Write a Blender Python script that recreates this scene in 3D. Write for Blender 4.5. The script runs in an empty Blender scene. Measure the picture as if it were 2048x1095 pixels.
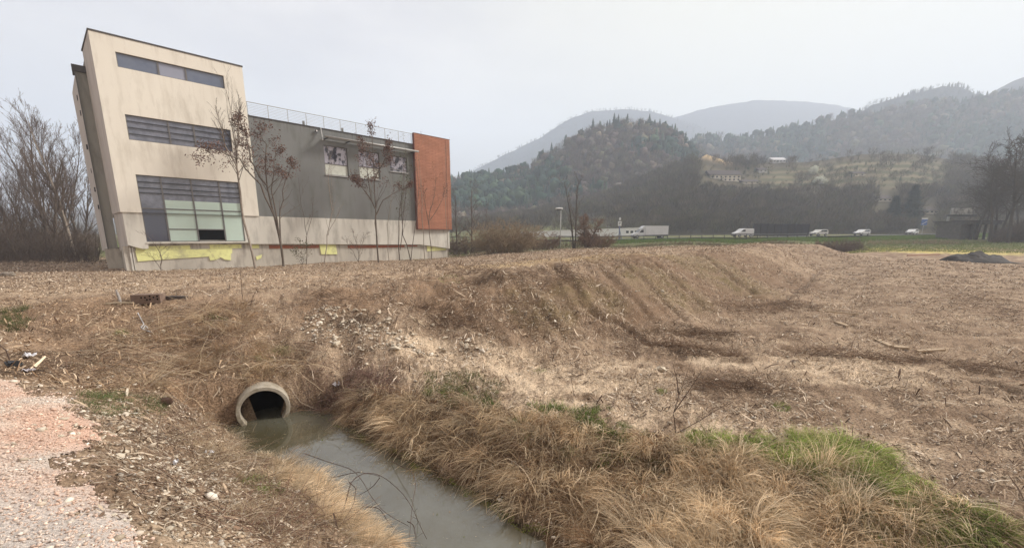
import bpy, math, random
import numpy as np
from math import sin, cos, pi, radians as rad

rng = np.random.default_rng(11)
random.seed(11)
S = bpy.context.scene
COL = S.collection

# ------------------------------------------------------------------ camera
F, CX, CY = 825.0, 1024.0, 636.0
PITCH = rad(11.195)
RT = np.array([1.0, 0, 0]); FW = np.array([0, cos(PITCH), -sin(PITCH)]); DN = np.array([0, -sin(PITCH), -cos(PITCH)])
cam_d = bpy.data.cameras.new("camera"); cam = bpy.data.objects.new("camera", cam_d); COL.objects.link(cam)
cam.rotation_euler = (pi / 2 - PITCH, 0, 0)
cam_d.sensor_width = 36; cam_d.lens = F / 2048 * 36; cam_d.shift_y = (CY - 547.5) / 2048
cam_d.clip_start = 0.05; cam_d.clip_end = 6000
S.camera = cam

def ray(px, py):
    px = np.asarray(px, float); py = np.asarray(py, float)
    return ((px - CX) / F)[..., None] * RT + ((py - CY) / F)[..., None] * DN + FW
def at_z(px, py, z):
    d = ray(px, py); return d * (z / d[2])
def at_y(px, py, Y):
    d = ray(px, py); return d * (Y / d[1])

# ------------------------------------------------------------------ noise (numpy, gradient noise)
_perm = np.random.default_rng(3).permutation(256); _perm = np.concatenate([_perm, _perm, _perm])
_ang = np.random.default_rng(4).random(256) * 2 * pi
_gx, _gy = np.cos(_ang), np.sin(_ang)
def noise2(x, y):
    xi = np.floor(x).astype(int); yi = np.floor(y).astype(int); xf = x - xi; yf = y - yi
    xi &= 255; yi &= 255
    u = xf * xf * xf * (xf * (xf * 6 - 15) + 10); v = yf * yf * yf * (yf * (yf * 6 - 15) + 10)
    def g(a, b, dx, dy):
        h = _perm[_perm[(xi + a) & 255] + ((yi + b) & 255)]
        return _gx[h] * dx + _gy[h] * dy
    n00 = g(0, 0, xf, yf); n10 = g(1, 0, xf - 1, yf); n01 = g(0, 1, xf, yf - 1); n11 = g(1, 1, xf - 1, yf - 1)
    return ((n00 * (1 - u) + n10 * u) * (1 - v) + (n01 * (1 - u) + n11 * u) * v) * 1.5
def fbm(x, y, o=4, g=.5):
    s = 0; a = 1
    for i in range(o):
        s = s + a * noise2(x * 2 ** i + 17.3 * i, y * 2 ** i - 9.1 * i); a *= g
    return s

# ------------------------------------------------------------------ materials
def M(name, col, rough=.8, col2=None, scale=3.0, bump=0.0, bscale=25.0, spec=.3, metal=0.0, attr=False, stretch=(1, 1, 1),
      lo=.35, hi=.65, col3=None, scale3=.6, emit=None, ior=None):
    m = bpy.data.materials.new(name); m.use_nodes = True; nt = m.node_tree; N = nt.nodes; Lk = nt.links
    b = N["Principled BSDF"]; b.inputs["Roughness"].default_value = rough; b.inputs["Metallic"].default_value = metal
    b.inputs["Specular IOR Level"].default_value = spec
    if ior: b.inputs["IOR"].default_value = ior
    tc = N.new("ShaderNodeTexCoord"); mp = N.new("ShaderNodeMapping"); Lk.new(tc.outputs["Object"], mp.inputs[0])
    mp.inputs["Scale"].default_value = stretch
    src = None
    if attr:
        a = N.new("ShaderNodeAttribute"); a.attribute_name = "Col"; src = a.outputs["Color"]
    def noise(sc, det=6):
        n = N.new("ShaderNodeTexNoise"); n.inputs["Scale"].default_value = sc; n.inputs["Detail"].default_value = det
        n.inputs["Roughness"].default_value = .65
        Lk.new(mp.outputs[0], n.inputs["Vector"]); return n.outputs["Fac"]
    def ramp(f, a, c):
        r = N.new("ShaderNodeMapRange"); r.inputs[1].default_value = a; r.inputs[2].default_value = c; Lk.new(f, r.inputs[0]); return r.outputs[0]
    def mix(f, a, c, mode="MIX"):
        x = N.new("ShaderNodeMix"); x.data_type = "RGBA"; x.blend_type = mode
        if isinstance(f, float): x.inputs[0].default_value = f
        else: Lk.new(f, x.inputs[0])
        for s, v in ((6, a), (7, c)):
            if isinstance(v, tuple): x.inputs[s].default_value = (*v, 1)
            else: Lk.new(v, x.inputs[s])
        return x.outputs[2]
    out = src if src is not None else col
    if col2 is not None:
        if src is not None: out = mix(1.0, src, mix(ramp(noise(scale), lo, hi), col, col2), "MULTIPLY")
        else: out = mix(ramp(noise(scale), lo, hi), col, col2)
    if col3 is not None:
        out = mix(ramp(noise(scale3, 4), .5, .68), out, col3)
    if isinstance(out, tuple): b.inputs["Base Color"].default_value = (*out, 1)
    else: Lk.new(out, b.inputs["Base Color"])
    if bump:
        bp = N.new("ShaderNodeBump"); bp.inputs["Strength"].default_value = bump; bp.inputs["Distance"].default_value = .03
        Lk.new(noise(bscale), bp.inputs["Height"]); Lk.new(bp.outputs[0], b.inputs["Normal"])
    m["h"] = 1
    return m

# ------------------------------------------------------------------ mesh helpers
def mesh_np(name, V, faces, mat, col=None, smooth=False):
    """V (n,3); faces: list of int arrays (m,k)"""
    me = bpy.data.meshes.new(name); V = np.ascontiguousarray(V, np.float32)
    me.vertices.add(len(V)); me.vertices.foreach_set("co", V.ravel())
    idx = np.concatenate([f.ravel() for f in faces]).astype(np.int32)
    tot = np.concatenate([np.full(len(f), f.shape[1]) for f in faces]); st = np.concatenate([[0], np.cumsum(tot)[:-1]]).astype(np.int32)
    me.loops.add(len(idx)); me.loops.foreach_set("vertex_index", idx)
    me.polygons.add(len(tot)); me.polygons.foreach_set("loop_start", st)
    if smooth: me.polygons.foreach_set("use_smooth", np.ones(len(tot), bool))
    me.update(calc_edges=True)
    if col is not None:
        a = me.color_attributes.new("Col", "FLOAT_COLOR", "POINT")
        c = np.ones((len(V), 4), np.float32); c[:, :3] = col; a.data.foreach_set("color", c.ravel())
    if mat: me.materials.append(mat)
    return me
def link(name, me, parent=None, loc=None):
    o = bpy.data.objects.new(name, me); COL.objects.link(o)
    if parent: o.parent = parent
    if loc is not None: o.location = loc
    return o
def tag(o, label=None, cat=None, group=None, kind=None):
    for k, v in (("label", label), ("category", cat), ("group", group), ("kind", kind)):
        if v: o[k] = v
    return o
def empty(name, loc, label, cat, group=None, rz=0.0):
    o = bpy.data.objects.new(name, None); COL.objects.link(o); o.location = loc; o.rotation_euler = (0, 0, rz)
    o.empty_display_size = .3
    return tag(o, label, cat, group)
def copy_tree(o, parent=None):
    c = o.copy(); COL.objects.link(c); c.parent = parent
    for ch in list(o.children): copy_tree(ch, c)
    return c

class MB:
    def __init__(s): s.v = []; s.f = []
    def add(s, vs, fs):
        k = len(s.v); s.v += [tuple(map(float, q)) for q in vs]; s.f += [tuple(i + k for i in q) for q in fs]; return s
    def box(s, x0, x1, y0, y1, z0, z1):
        return s.add([(x0, y0, z0), (x1, y0, z0), (x1, y1, z0), (x0, y1, z0), (x0, y0, z1), (x1, y0, z1), (x1, y1, z1), (x0, y1, z1)],
                     [(0, 3, 2, 1), (4, 5, 6, 7), (0, 1, 5, 4), (1, 2, 6, 5), (2, 3, 7, 6), (3, 0, 4, 7)])
    def prism(s, pts, axis, a, b):
        """polygon pts in the two other axes, extruded along axis from a to b"""
        n = len(pts)
        def P(p, t): return {'y': (p[0], t, p[1]), 'z': (p[0], p[1], t), 'x': (t, p[0], p[1])}[axis]
        return s.add([P(p, a) for p in pts] + [P(p, b) for p in pts],
                     [tuple(range(n)), tuple(range(2 * n - 1, n - 1, -1))] + [(i, i + n, (i + 1) % n + n, (i + 1) % n) for i in range(n)])
    def tube(s, pts, rad_, k=6, cap=True):
        pts = [np.asarray(p, float) for p in pts]; n = len(pts)
        rs = rad_ if hasattr(rad_, '__len__') else [rad_] * n
        base = len(s.v); up = np.array([.13, .21, .97])
        for i, p in enumerate(pts):
            d = pts[min(i + 1, n - 1)] - pts[max(i - 1, 0)]; d = d / (np.linalg.norm(d) + 1e-9)
            a = np.cross(d, up if abs(d @ up) < .95 else np.array([1., 0, 0])); a /= np.linalg.norm(a); b = np.cross(d, a)
            for j in range(k):
                t = 2 * pi * j / k; q = p + rs[i] * (cos(t) * a + sin(t) * b); s.v.append(tuple(q))
        for i in range(n - 1):
            for j in range(k):
                s.f.append((base + i * k + j, base + i * k + (j + 1) % k, base + (i + 1) * k + (j + 1) % k, base + (i + 1) * k + j))
        if cap:
            s.f.append(tuple(base + j for j in range(k - 1, -1, -1))); s.f.append(tuple(base + (n - 1) * k + j for j in range(k)))
        return s
    def wall(s, x0, x1, z0, z1, y, depth, holes):
        """wall sheet facing -y with rectangular holes and their reveals"""
        xs = sorted({x0, x1, *[h[0] for h in holes], *[h[1] for h in holes]}); zs = sorted({z0, z1, *[h[2] for h in holes], *[h[3] for h in holes]})
        for i in range(len(xs) - 1):
            for j in range(len(zs) - 1):
                mx = (xs[i] + xs[i + 1]) / 2; mz = (zs[j] + zs[j + 1]) / 2
                if any(h[0] < mx < h[1] and h[2] < mz < h[3] for h in holes): continue
                s.add([(xs[i], y, zs[j]), (xs[i + 1], y, zs[j]), (xs[i + 1], y, zs[j + 1]), (xs[i], y, zs[j + 1])], [(0, 1, 2, 3)])
        for a, b, c, d in holes:
            s.add([(a, y, c), (b, y, c), (b, y, d), (a, y, d), (a, y + depth, c), (b, y + depth, c), (b, y + depth, d), (a, y + depth, d)],
                  [(0, 4, 5, 1), (1, 5, 6, 2), (2, 6, 7, 3), (3, 7, 4, 0)])
        return s
    def build(s, name, mat, parent=None, loc=None, off=None, smooth=False):
        V = np.array(s.v, float)
        if off is not None: V = V - np.asarray(off)
        me = bpy.data.meshes.new(name); me.from_pydata(V.tolist(), [], s.f); me.update()
        if smooth: me.polygons.foreach_set("use_smooth", np.ones(len(me.polygons), bool))
        me.materials.append(mat)
        return link(name, me, parent, loc)

# ------------------------------------------------------------------ terrain height from surveyed points
CP = []
def cp(*rows):
    for px, py, z in rows: CP.append(tuple(at_z(px, py, z)[:2]) + (z,))
# ditch water bed, edges
WZ = -3.55
cp((560, 850, -3.95), (640, 890, -4.0), (740, 960, -4.0), (850, 1030, -4.0), (950, 1085, -4.0))
cp((515, 855, -3.55), (575, 902, -3.5), (640, 965, -3.5), (720, 1045, -3.5), (800, 1093, -3.5))
cp((595, 828, -3.5), (700, 852, -3.5), (780, 900, -3.5), (880, 950, -3.5), (1000, 1003, -3.5), (1110, 1078, -3.5))
# left bank and gravel
cp((0, 1090, -1.6), (200, 1090, -1.62), (0, 900, -1.68), (130, 960, -1.7), (140, 850, -1.8), (0, 790, -1.8), (300, 1085, -1.8), (250, 980, -1.85))
cp((300, 880, -2.2), (400, 950, -2.45), (500, 1010, -2.65), (420, 1090, -2.15), (600, 1085, -2.75), (690, 1060, -3.1), (560, 960, -3.05), (440, 870, -2.95))
cp((200, 800, -2.1), (320, 790, -2.45), (420, 815, -2.8))
cp((0, 700, -1.95), (0, 640, -1.85), (120, 690, -2.1), (250, 700, -2.2), (250, 640, -1.9), (120, 620, -1.8), (380, 700, -2.42), (400, 640, -2.0), (0, 590, -1.8))
cp((525, 738, -2.78), (440, 750, -2.72), (620, 745, -2.82), (690, 800, -3.35), (700, 765, -3.02), (540, 690, -2.5), (560, 640, -2.1), (690, 700, -2.62), (700, 640, -2.1))
# terrace crest and terrace behind
cp((300, 592, -1.65), (500, 572, -1.6), (700, 560, -1.5), (900, 548, -1.35), (1000, 540, -1.25), (1150, 530, -1.12), (1300, 514, -1.05), (1450, 501, -1.02), (1560, 494, -1.0), (1640, 489, -1.0))
cp((100, 568, -2.1), (0, 562, -2.3), (260, 545, -2.52), (400, 560, -1.95), (560, 537, -2.5), (755, 524, -2.52), (900, 515, -2.5), (700, 540, -2.1), (1000, 524, -1.6), (1000, 508, -2.0),
   (1100, 502, -1.75), (1200, 496, -1.5), (1300, 494, -1.35), (1400, 491, -1.3), (1530, 487.5, -1.2))
cp((1150, 522, -1.17), (1300, 507, -1.12), (1000, 532, -1.32), (1450, 496, -1.07), (900, 539, -1.42), (700, 550, -1.62))
# bank face and its foot
cp((870, 690, -2.6), (1050, 710, -2.9), (1200, 690, -3.0), (1330, 680, -3.0), (1400, 640, -3.0), (1480, 602, -3.0), (1560, 560, -2.92), (1610, 527, -2.7), (1655, 505, -2.25))
cp((850, 620, -1.95), (1000, 610, -1.95), (1150, 600, -2.0), (1260, 590, -2.05), (1380, 560, -2.05), (1480, 535, -1.95), (1570, 515, -1.75))
# field
cp((1900, 520, -2.45), (1900, 560, -2.9), (2040, 560, -2.9), (1750, 560, -2.95), (2040, 700, -3.0), (1700, 700, -3.02), (1500, 760, -3.0), (1700, 850, -2.98), (2040, 900, -3.0),
   (1250, 790, -2.92), (1080, 780, -2.85), (1000, 740, -2.85), (1720, 506, -2.25), (2040, 504, -2.2), (2300, 560, -2.9), (2300, 700, -3.0), (2600, 1000, -3.0), (1500, 680, -3.02), (1600, 620, -3.02))
# right ditch bank
cp((780, 775, -2.95), (870, 762, -2.85), (950, 780, -2.85), (1050, 808, -2.86), (1200, 835, -2.9), (1350, 862, -2.92), (1500, 882, -2.93), (1700, 920, -2.95), (1880, 975, -2.95), (2040, 1035, -2.95))
cp((1300, 1085, -3.4), (1500, 1088, -3.3), (1700, 1088, -3.25), (1900, 1088, -3.15), (1180, 1020, -3.4), (1000, 910, -3.25), (860, 860, -3.28), (760, 820, -3.25), (1200, 920, -3.2), (1400, 970, -3.2), (1600, 990, -3.15))
for X, Y, z in ((0, 0, -1.6), (-3, 0, -1.6), (3, 2.2, -3.9), (6, 0, -4.0), (9, -6, -4), (6, 3, -3.1), (9, 2, -2.95), (14, 3, -2.98), (25, 0, -3), (-8, 0, -1.6), (-20, 5, -1.6), (-15, -15, -1.6), (0, -15, -1.6), (12, -20, -3), (40, -10, -3), (1.6, 1.6, -2.6), (2.2, -1, -3),
                (-14, 9, -1.85), (-30, 20, -2.2), (-40, 35, -2.5), (-60, 40, -2.5), (-50, 70, -2.4), (-20, 75, -2.3), (-30, 55, -2.5), (60, 45, -2.6), (45, 20, -3), (80, 60, -2), (55, 62, -2.0),
                (0, 75, -1.9), (20, 72, -1.75), (40, 72, -1.75), (60, 78, -1.6), (75, 80, -1.3), (100, 85, -1.2),
                (-40, 92, -1.0), (0, 90, -.75), (25, 89, -.75), (45, 90, -.6), (65, 94, -.3), (95, 107, .1), (140, 132, .6), (30, 110, -.4), (-40, 120, -.6), (80, 130, .4), (150, 170, 1.0), (140, 100, -.3), (120, 70, -1.2),
                (0, 160, 0), (-80, 160, 0), (-160, 60, -1), (-160, -40, -1.6), (0, -160, -2), (160, -60, -2), (220, 80, 0), (200, 220, 2), (0, 260, 2), (-200, 200, 1)):
    CP.append((X, Y, z))
CP = np.array(CP)
def _k(r2): return np.where(r2 > 1e-12, .5 * r2 * np.log(np.maximum(r2, 1e-12)), 0)
# warp the plane logarithmically so near and far points weigh alike
def warp(x, y):
    r = np.hypot(x, y); s = np.log1p(r / 2.0) / np.maximum(r, 1e-6); return x * s * 2, y * s * 2
_wx, _wy = warp(CP[:, 0], CP[:, 1]); _n = len(CP)
_K = _k((_wx[:, None] - _wx) ** 2 + (_wy[:, None] - _wy) ** 2) + np.eye(_n) * 5e-4
_P = np.stack([np.ones(_n), _wx, _wy], 1)
_A = np.block([[_K, _P], [_P.T, np.zeros((3, 3))]])
_W = np.linalg.solve(_A, np.concatenate([CP[:, 2], np.zeros(3)]))
def tps(x, y):
    x = np.asarray(x, float); sh = x.shape; X = x.ravel(); Y = np.asarray(y, float).ravel(); out = np.empty(len(X))
    for i in range(0, len(X), 40000):
        a, b = warp(X[i:i + 40000], Y[i:i + 40000])
        out[i:i + 40000] = _k((a[:, None] - _wx) ** 2 + (b[:, None] - _wy) ** 2) @ _W[:_n] + _W[_n] + _W[_n + 1] * a + _W[_n + 2] * b
    r = np.hypot(X, Y); f = np.clip((r - 180) / 80, 0, 1)
    return (out * (1 - f) + np.clip(1.0, -2, 4) * f).reshape(sh)
def seg_d(x, y, a, b):
    a = np.asarray(a[:2]); b = np.asarray(b[:2]); d = b - a; t = np.clip(((x - a[0]) * d[0] + (y - a[1]) * d[1]) / (d @ d), 0, 1)
    return np.hypot(x - a[0] - t * d[0], y - a[1] - t * d[1])
# ground lookup grid (polar) for fast sampling
AZ = np.concatenate([np.linspace(-180, -62, 60)[:-1], np.linspace(-62, 62, 760), np.linspace(62, 180, 60)[1:]]) * pi / 180
RR = np.concatenate([[.15], np.geomspace(.9, 60, 400), np.geomspace(60, 2200, 110)[1:]])
gx = RR[:, None] * np.sin(AZ); gy = RR[:, None] * np.cos(AZ)
gz0 = tps(gx, gy)
def bil(G, x, y):
    r = np.hypot(x, y); a = np.arctan2(x, y)
    i = np.clip(np.searchsorted(RR, r) - 1, 0, len(RR) - 2); j = np.clip(np.searchsorted(AZ, a) - 1, 0, len(AZ) - 2)
    u = np.clip((r - RR[i]) / (RR[i + 1] - RR[i]), 0, 1); v = np.clip((a - AZ[j]) / (AZ[j + 1] - AZ[j]), 0, 1)
    return (G[i, j] * (1 - u) + G[i + 1, j] * u) * (1 - v) + (G[i, j + 1] * (1 - u) + G[i + 1, j + 1] * u) * v
def hit(px, py, G=None):
    """points where view rays meet the ground"""
    G = gz if G is None else G
    px = np.atleast_1d(np.asarray(px, float)); py = np.atleast_1d(np.asarray(py, float)); d = ray(px, py); out = np.full((len(px), 3), np.nan)
    ts = np.geomspace(1.0, 400, 420)
    for i in range(0, len(px), 3000):
        dd = d[i:i + 3000]; P = dd[:, None, :] * ts[None, :, None]
        below = P[..., 2] < bil(G, P[..., 0], P[..., 1]); k = below.argmax(1); ok = below.any(1) & (k > 0); kk = np.maximum(k, 1)
        t0 = ts[kk - 1].copy(); t1 = ts[kk].copy()
        for _ in range(12):
            tm = (t0 + t1) / 2; Q = dd * tm[:, None]; b = Q[:, 2] < bil(G, Q[:, 0], Q[:, 1]); t1 = np.where(b, tm, t1); t0 = np.where(b, t0, tm)
        Q = dd * t1[:, None]; Q[~ok] = np.nan; out[i:i + 3000] = Q
    return out
def H0(px, py): return hit(px, py, gz0)[0]
def inside(x, y, poly):
    poly = np.asarray(poly)[:, :2]; c = np.zeros(np.shape(x), bool); n = len(poly)
    for i in range(n):
        x0, y0 = poly[i]; x1, y1 = poly[(i + 1) % n]
        if y0 == y1: continue
        c ^= ((y0 > y) != (y1 > y)) & (x < (x1 - x0) * (y - y0) / (y1 - y0) + x0)
    return c
def blob(x, y, px, py, rx, ry, p=1.0):
    """soft 0..1 spot on the ground whose centre and half-axes were read off the photo"""
    c = H0(px, py); ex = H0(px + rx, py) - c; lo = H0(px, min(py + ry, 1400)) - c
    a = np.linalg.norm(ex[:2]); b = np.linalg.norm(lo[:2]) * 1.15
    dx, dy = x - c[0], y - c[1]; u = ex[:2] / a; q = ((dx * u[0] + dy * u[1]) / a) ** 2 + ((-dx * u[1] + dy * u[0]) / b) ** 2
    return np.clip(1.6 * (1 - q), 0, 1) ** p

# pipe mouth
PIPE = at_z(530, 838, WZ); PIPE_AX = np.array([.52, -.854, 0.0])   # axis points out of the pipe
PIPE_C = np.array([PIPE[0], PIPE[1], WZ + .24])

# relief
rr = np.hypot(gx, gy)
fine = fbm(gx * 1.1, gy * 1.1, 5, .6) * .06 + fbm(gx * 5, gy * 5, 4, .65) * .036
fade = np.clip((rr - 1) / 3, .3, 1) * np.clip(1.25 - rr / 90, .15, 1)
GRAV = [H0(*p) for p in ((0, 765), (60, 778), (140, 800), (170, 850), (200, 880), (140, 905), (170, 950), (235, 1000), (260, 1050), (300, 1094))]
GRAVP = np.array([g[:2] for g in GRAV] + [(-.6, .6), (-.6, -6), (-20, -6), (-20, 6.5)])
def wob(x, y, a, s): return x + a * fbm(x * s, y * s, 3), y + a * fbm(x * s + 40, y * s - 30, 3)
_a, _b = wob(gx, gy, .25, 1.3)
m_grav = inside(_a, _b, GRAVP)
fine = np.where(m_grav, fine * .35, fine)
gz = gz0 + fine * fade
# rills down the bank face, ruts across the field
def rut(pts, w, dep, rim=.5):
    global gz
    P = [H0(*p) for p in pts]; d = np.min([seg_d(gx + .25 * noise2(gx * .8, gy * .8), gy + .25 * noise2(gx * .8 + 9, gy * .8), P[i], P[i + 1]) for i in range(len(P) - 1)], 0)
    k = .75 + .5 * noise2(gx * 2, gy * 2)
    gz = gz - dep * k * np.clip(.6 + 1.1 * noise2(gx * .9 + 3, gy * .9), .1, 1.6) * np.exp(-(d / w) ** 2) + rim * dep * np.exp(-((d - 1.9 * w) / w) ** 2)
    return d
RUTS = [rut(*a) for a in (
    ([(1285, 665), (1360, 668), (1450, 672)], .14, .14), ([(1240, 655), (1300, 690), (1400, 700), (1500, 712)], .16, .17),
    ([(1450, 610), (1560, 608), (1650, 622), (1790, 632)], .2, .16), ([(1560, 700), (1700, 716), (1790, 722), (1900, 728), (2040, 745)], .14, .10),
    ([(1640, 545), (1600, 580), (1560, 606)], .3, .14), ([(1930, 760), (2040, 790)], .12, .12),
    ([(1095, 528), (1150, 590), (1220, 650)], .22, .14), ([(1180, 524), (1240, 580), (1320, 650)], .2, .12), ([(1290, 517), (1350, 560), (1420, 625)], .25, .15), ([(1390, 508), (1470, 560), (1510, 590)], .3, .15), ([(1000, 545), (1060, 600), (1140, 680)], .2, .10),
    ([(840, 560), (930, 620), (1010, 690)], .2, .10), ([(1230, 520), (1300, 575), (1370, 640)], .2, .10))]
for px, py, h, w in ((880, 540, .22, .9), (1000, 560, .2, .8), (940, 565, -.12, .5), (1060, 545, .12, .6), (640, 590, .12, .7), (750, 585, -.1, .5), (560, 600, -.12, .6), (1010, 505, .5, 2.6), (300, 605, -.15, .5), (1600, 492, .2, 2), (150, 690, -.15, .35), (80, 720, .1, .3), (330, 800, -.12, .2), (130, 610, .12, .6)):
    c = H0(px, py); gz = gz + h * np.exp(-((gx - c[0]) ** 2 + (gy - c[1]) ** 2) / w ** 2) * (1 + .5 * noise2(gx * 3, gy * 3))
# the bank is cut square round the pipe mouth
_pd = np.stack([gx - PIPE_C[0], gy - PIPE_C[1]], -1); _al = _pd @ PIPE_AX[:2]; _la = _pd @ np.array([-PIPE_AX[1], PIPE_AX[0]])
_up = np.clip((.02 - _al + .04 * noise2(_la * 5, _al * 5)) / .34, 0, 1); _up = _up * _up * (3 - 2 * _up)
_top = WZ + .80 + .03 * np.abs(_la) + np.clip(-_al - .3, 0, 2) * .28
_tgt = (WZ - .22) * (1 - _up) + _top * _up + .03 * fbm(_la * 4, _al * 4, 3)
_wt = np.clip(1.6 - np.hypot(_la / 1.05, (_al + .1) / .85), 0, 1) * (_al < 1.2); _wt = _wt * _wt * (3 - 2 * _wt)
gz = gz * (1 - _wt) + _tgt * _wt
_in = (_al > .06) & (_al < 2.6); _lim = WZ - .25 + 1.1 * np.maximum(0, np.maximum(-_la - .22 + .12 * _al, _la - .46 - .55 * np.clip(_al, 0, 2))) + .04 * fbm(_la * 4, _al * 4, 3)
gz = np.where(_in, np.minimum(gz, _lim), gz)
# ------------------------------------------------------------------ ground colour zones (what the soil is covered with)
def lerp(c, m, b): return c + (np.asarray(b) - c) * m[..., None]
nA = fbm(gx * .35, gy * .35, 5); nB = fbm(gx * 1.6 + 5, gy * 1.6, 4); nC = fbm(gx * .09 + 50, gy * .09, 3)
gc = np.zeros(gx.shape + (3,)) + np.array([.325, .245, .178])
gc = lerp(gc, np.clip(.5 + nA * .9, 0, 1), (.225, .163, .116))
gc = lerp(gc, np.clip(nB * 1.1 - .15, 0, .75), (.45, .355, .26))
gc = lerp(gc, np.clip(-nB * 1.1 - .3, 0, .7), (.12, .078, .05))
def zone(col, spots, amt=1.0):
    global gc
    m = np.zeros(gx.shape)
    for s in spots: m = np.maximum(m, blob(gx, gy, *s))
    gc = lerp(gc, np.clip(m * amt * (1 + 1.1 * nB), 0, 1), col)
zone((.53, .425, .315), [(1000, 735, 180, 40), (1120, 790, 170, 45), (1250, 760, 120, 40), (1300, 820, 130, 40), (1700, 740, 200, 28), (1500, 870, 200, 40), (1700, 900, 200, 40), (1450, 720, 90, 18), (850, 700, 100, 25)], .85)
zone((.26, .178, .118), [(300, 660, 260, 90), (150, 620, 160, 40), (450, 720, 150, 60), (700, 600, 150, 50), (330, 780, 200, 50), (900, 580, 180, 50)], .6)
zone((.40, .305, .22), [(500, 556, 300, 16), (750, 545, 200, 15), (200, 575, 160, 12), (1000, 530, 150, 10), (1300, 500, 250, 8)], .7)
zone((.48, .36, .19), [(1140, 520, 130, 5), (1250, 510, 110, 4), (1010, 530, 90, 5)], .4)
zone((.50, .43, .16), [(1760, 499, 110, 4), (1900, 503, 160, 4)], .8)
zone((.12, .085, .06), [(100, 720, 120, 26), (40, 740, 60, 18), (1420, 668, 90, 9), (1560, 613, 100, 6), (330, 800, 50, 18), (270, 600, 60, 8), (990, 560, 70, 14), (1480, 770, 110, 25), (700, 640, 60, 20)], .8)
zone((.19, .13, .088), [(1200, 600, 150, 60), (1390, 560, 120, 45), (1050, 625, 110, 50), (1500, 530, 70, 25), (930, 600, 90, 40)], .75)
zone((.16, .15, .06), [(1080, 620, 80, 50), (1180, 590, 70, 40), (1430, 540, 60, 30), (1330, 570, 60, 30)], .22)
for d in RUTS[:6]: gc = lerp(gc, np.exp(-(d / .16) ** 2) * .75, (.085, .055, .036))
for d in RUTS[6:]: gc = lerp(gc, np.exp(-((d) / .2) ** 2) * .7, (.12, .08, .052))
# grass beyond the field and damp bed under the water
gr = np.clip((gy - 60 + 6 * nA + np.clip((40 - gx) * .25, -3, 14)) / 8, 0, 1) * (gy > 0)
gc = lerp(gc, gr * (.75 + .4 * nB), (.085, .125, .04))
gc = lerp(gc, np.clip(nC * 2, 0, .6) * (gy > 100), (.16, .14, .08))
gc = lerp(gc, np.clip((WZ + .12 - gz) / .1, 0, 1), (.075, .06, .04))
_bk = np.array([H0(*p)[:2] for p in ((690, 800), (780, 775), (900, 795), (1040, 822), (1200, 855), (1350, 880), (1500, 900), (1640, 925), (1760, 965), (1900, 995), (2047, 1045))] + [(6, 1.5), (3, 1), (.4, 3.9)] + [at_z(*p, WZ)[:2] for p in ((1100, 1075), (1000, 1003), (880, 950), (780, 900), (690, 850))])
gc = lerp(gc, inside(*wob(gx, gy, .2, 2), _bk) * .8, (.125, .08, .048))
lf = np.clip((-gx - 24 - (gy - 18) * .9) / 6, 0, 1) * (gy > 5); gc = lerp(gc, lf * .7, (.11, .075, .05))

M_soil = M("soil", (.52, .50, .48), .95, col2=(1.48, 1.45, 1.41), scale=30, lo=.36, hi=.62, bump=1.0, bscale=24, attr=True, spec=.1)
nr, na = gx.shape
V = np.stack([gx, gy, gz], -1).reshape(-1, 3)
idx = np.arange(nr * na).reshape(nr, na)
Q = np.stack([idx[:-1, :-1], idx[:-1, 1:], idx[1:, 1:], idx[1:, :-1]], -1).reshape(-1, 4)
# leave the bore of the culvert pipe open: soil inside it is pushed out into the pipe wall
w = V - PIPE_C; along = w @ PIPE_AX; radial = w - along[:, None] * PIPE_AX; perp = np.linalg.norm(radial, axis=1)
core = (perp < .425) & (along < .25) & (along > -3) & (V[:, 2] > WZ - .34)
V[core] = (PIPE_C + along[:, None] * PIPE_AX + radial / np.maximum(perp, 1e-3)[:, None] * .425)[core]
keep = ~core[Q].all(1)
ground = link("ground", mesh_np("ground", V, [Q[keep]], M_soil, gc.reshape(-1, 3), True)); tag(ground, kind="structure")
def zg(x, y): return bil(gz, np.asarray(x, float), np.asarray(y, float))
def H(px, py): return hit(px, py)[0]
def poly(*pts): return np.array([H(*p)[:2] for p in pts])

# gravel path: its own sheet 6 mm above the soil
mg = (m_grav[:-1, :-1] & m_grav[1:, :-1] & m_grav[:-1, 1:] & m_grav[1:, 1:]).ravel()
Qg = Q[mg & (rr[:-1, :-1].ravel() < 24)]
us, inv = np.unique(Qg, return_inverse=True)
Vg = V[us] + np.array([0, 0, .012]); nx, ny = Vg[:, 0], Vg[:, 1]
cg = np.zeros((len(us), 3)) + np.array([.70, .585, .49])
pk = np.clip(.5 + 1.1 * fbm(nx * .9, ny * .9, 4), 0, 1); cg = cg + (np.array([.67, .46, .36]) - cg) * pk[:, None]
gy_ = np.clip((3.1 - ny) / 1.0 + .6 * fbm(nx, ny, 3), 0, 1); cg = cg + (np.array([.60, .55, .51]) - cg) * (gy_ * .85)[:, None]
M_gravel = M("gravel_soil", (.72, .72, .72), .95, col2=(1.28, 1.26, 1.24), scale=60, lo=.4, hi=.6, bump=.8, bscale=70, attr=True, spec=.1)
tag(link("gravel_path", mesh_np("gravel_path", Vg, [inv.reshape(-1, 4)], M_gravel, cg, True)), kind="structure")

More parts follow.
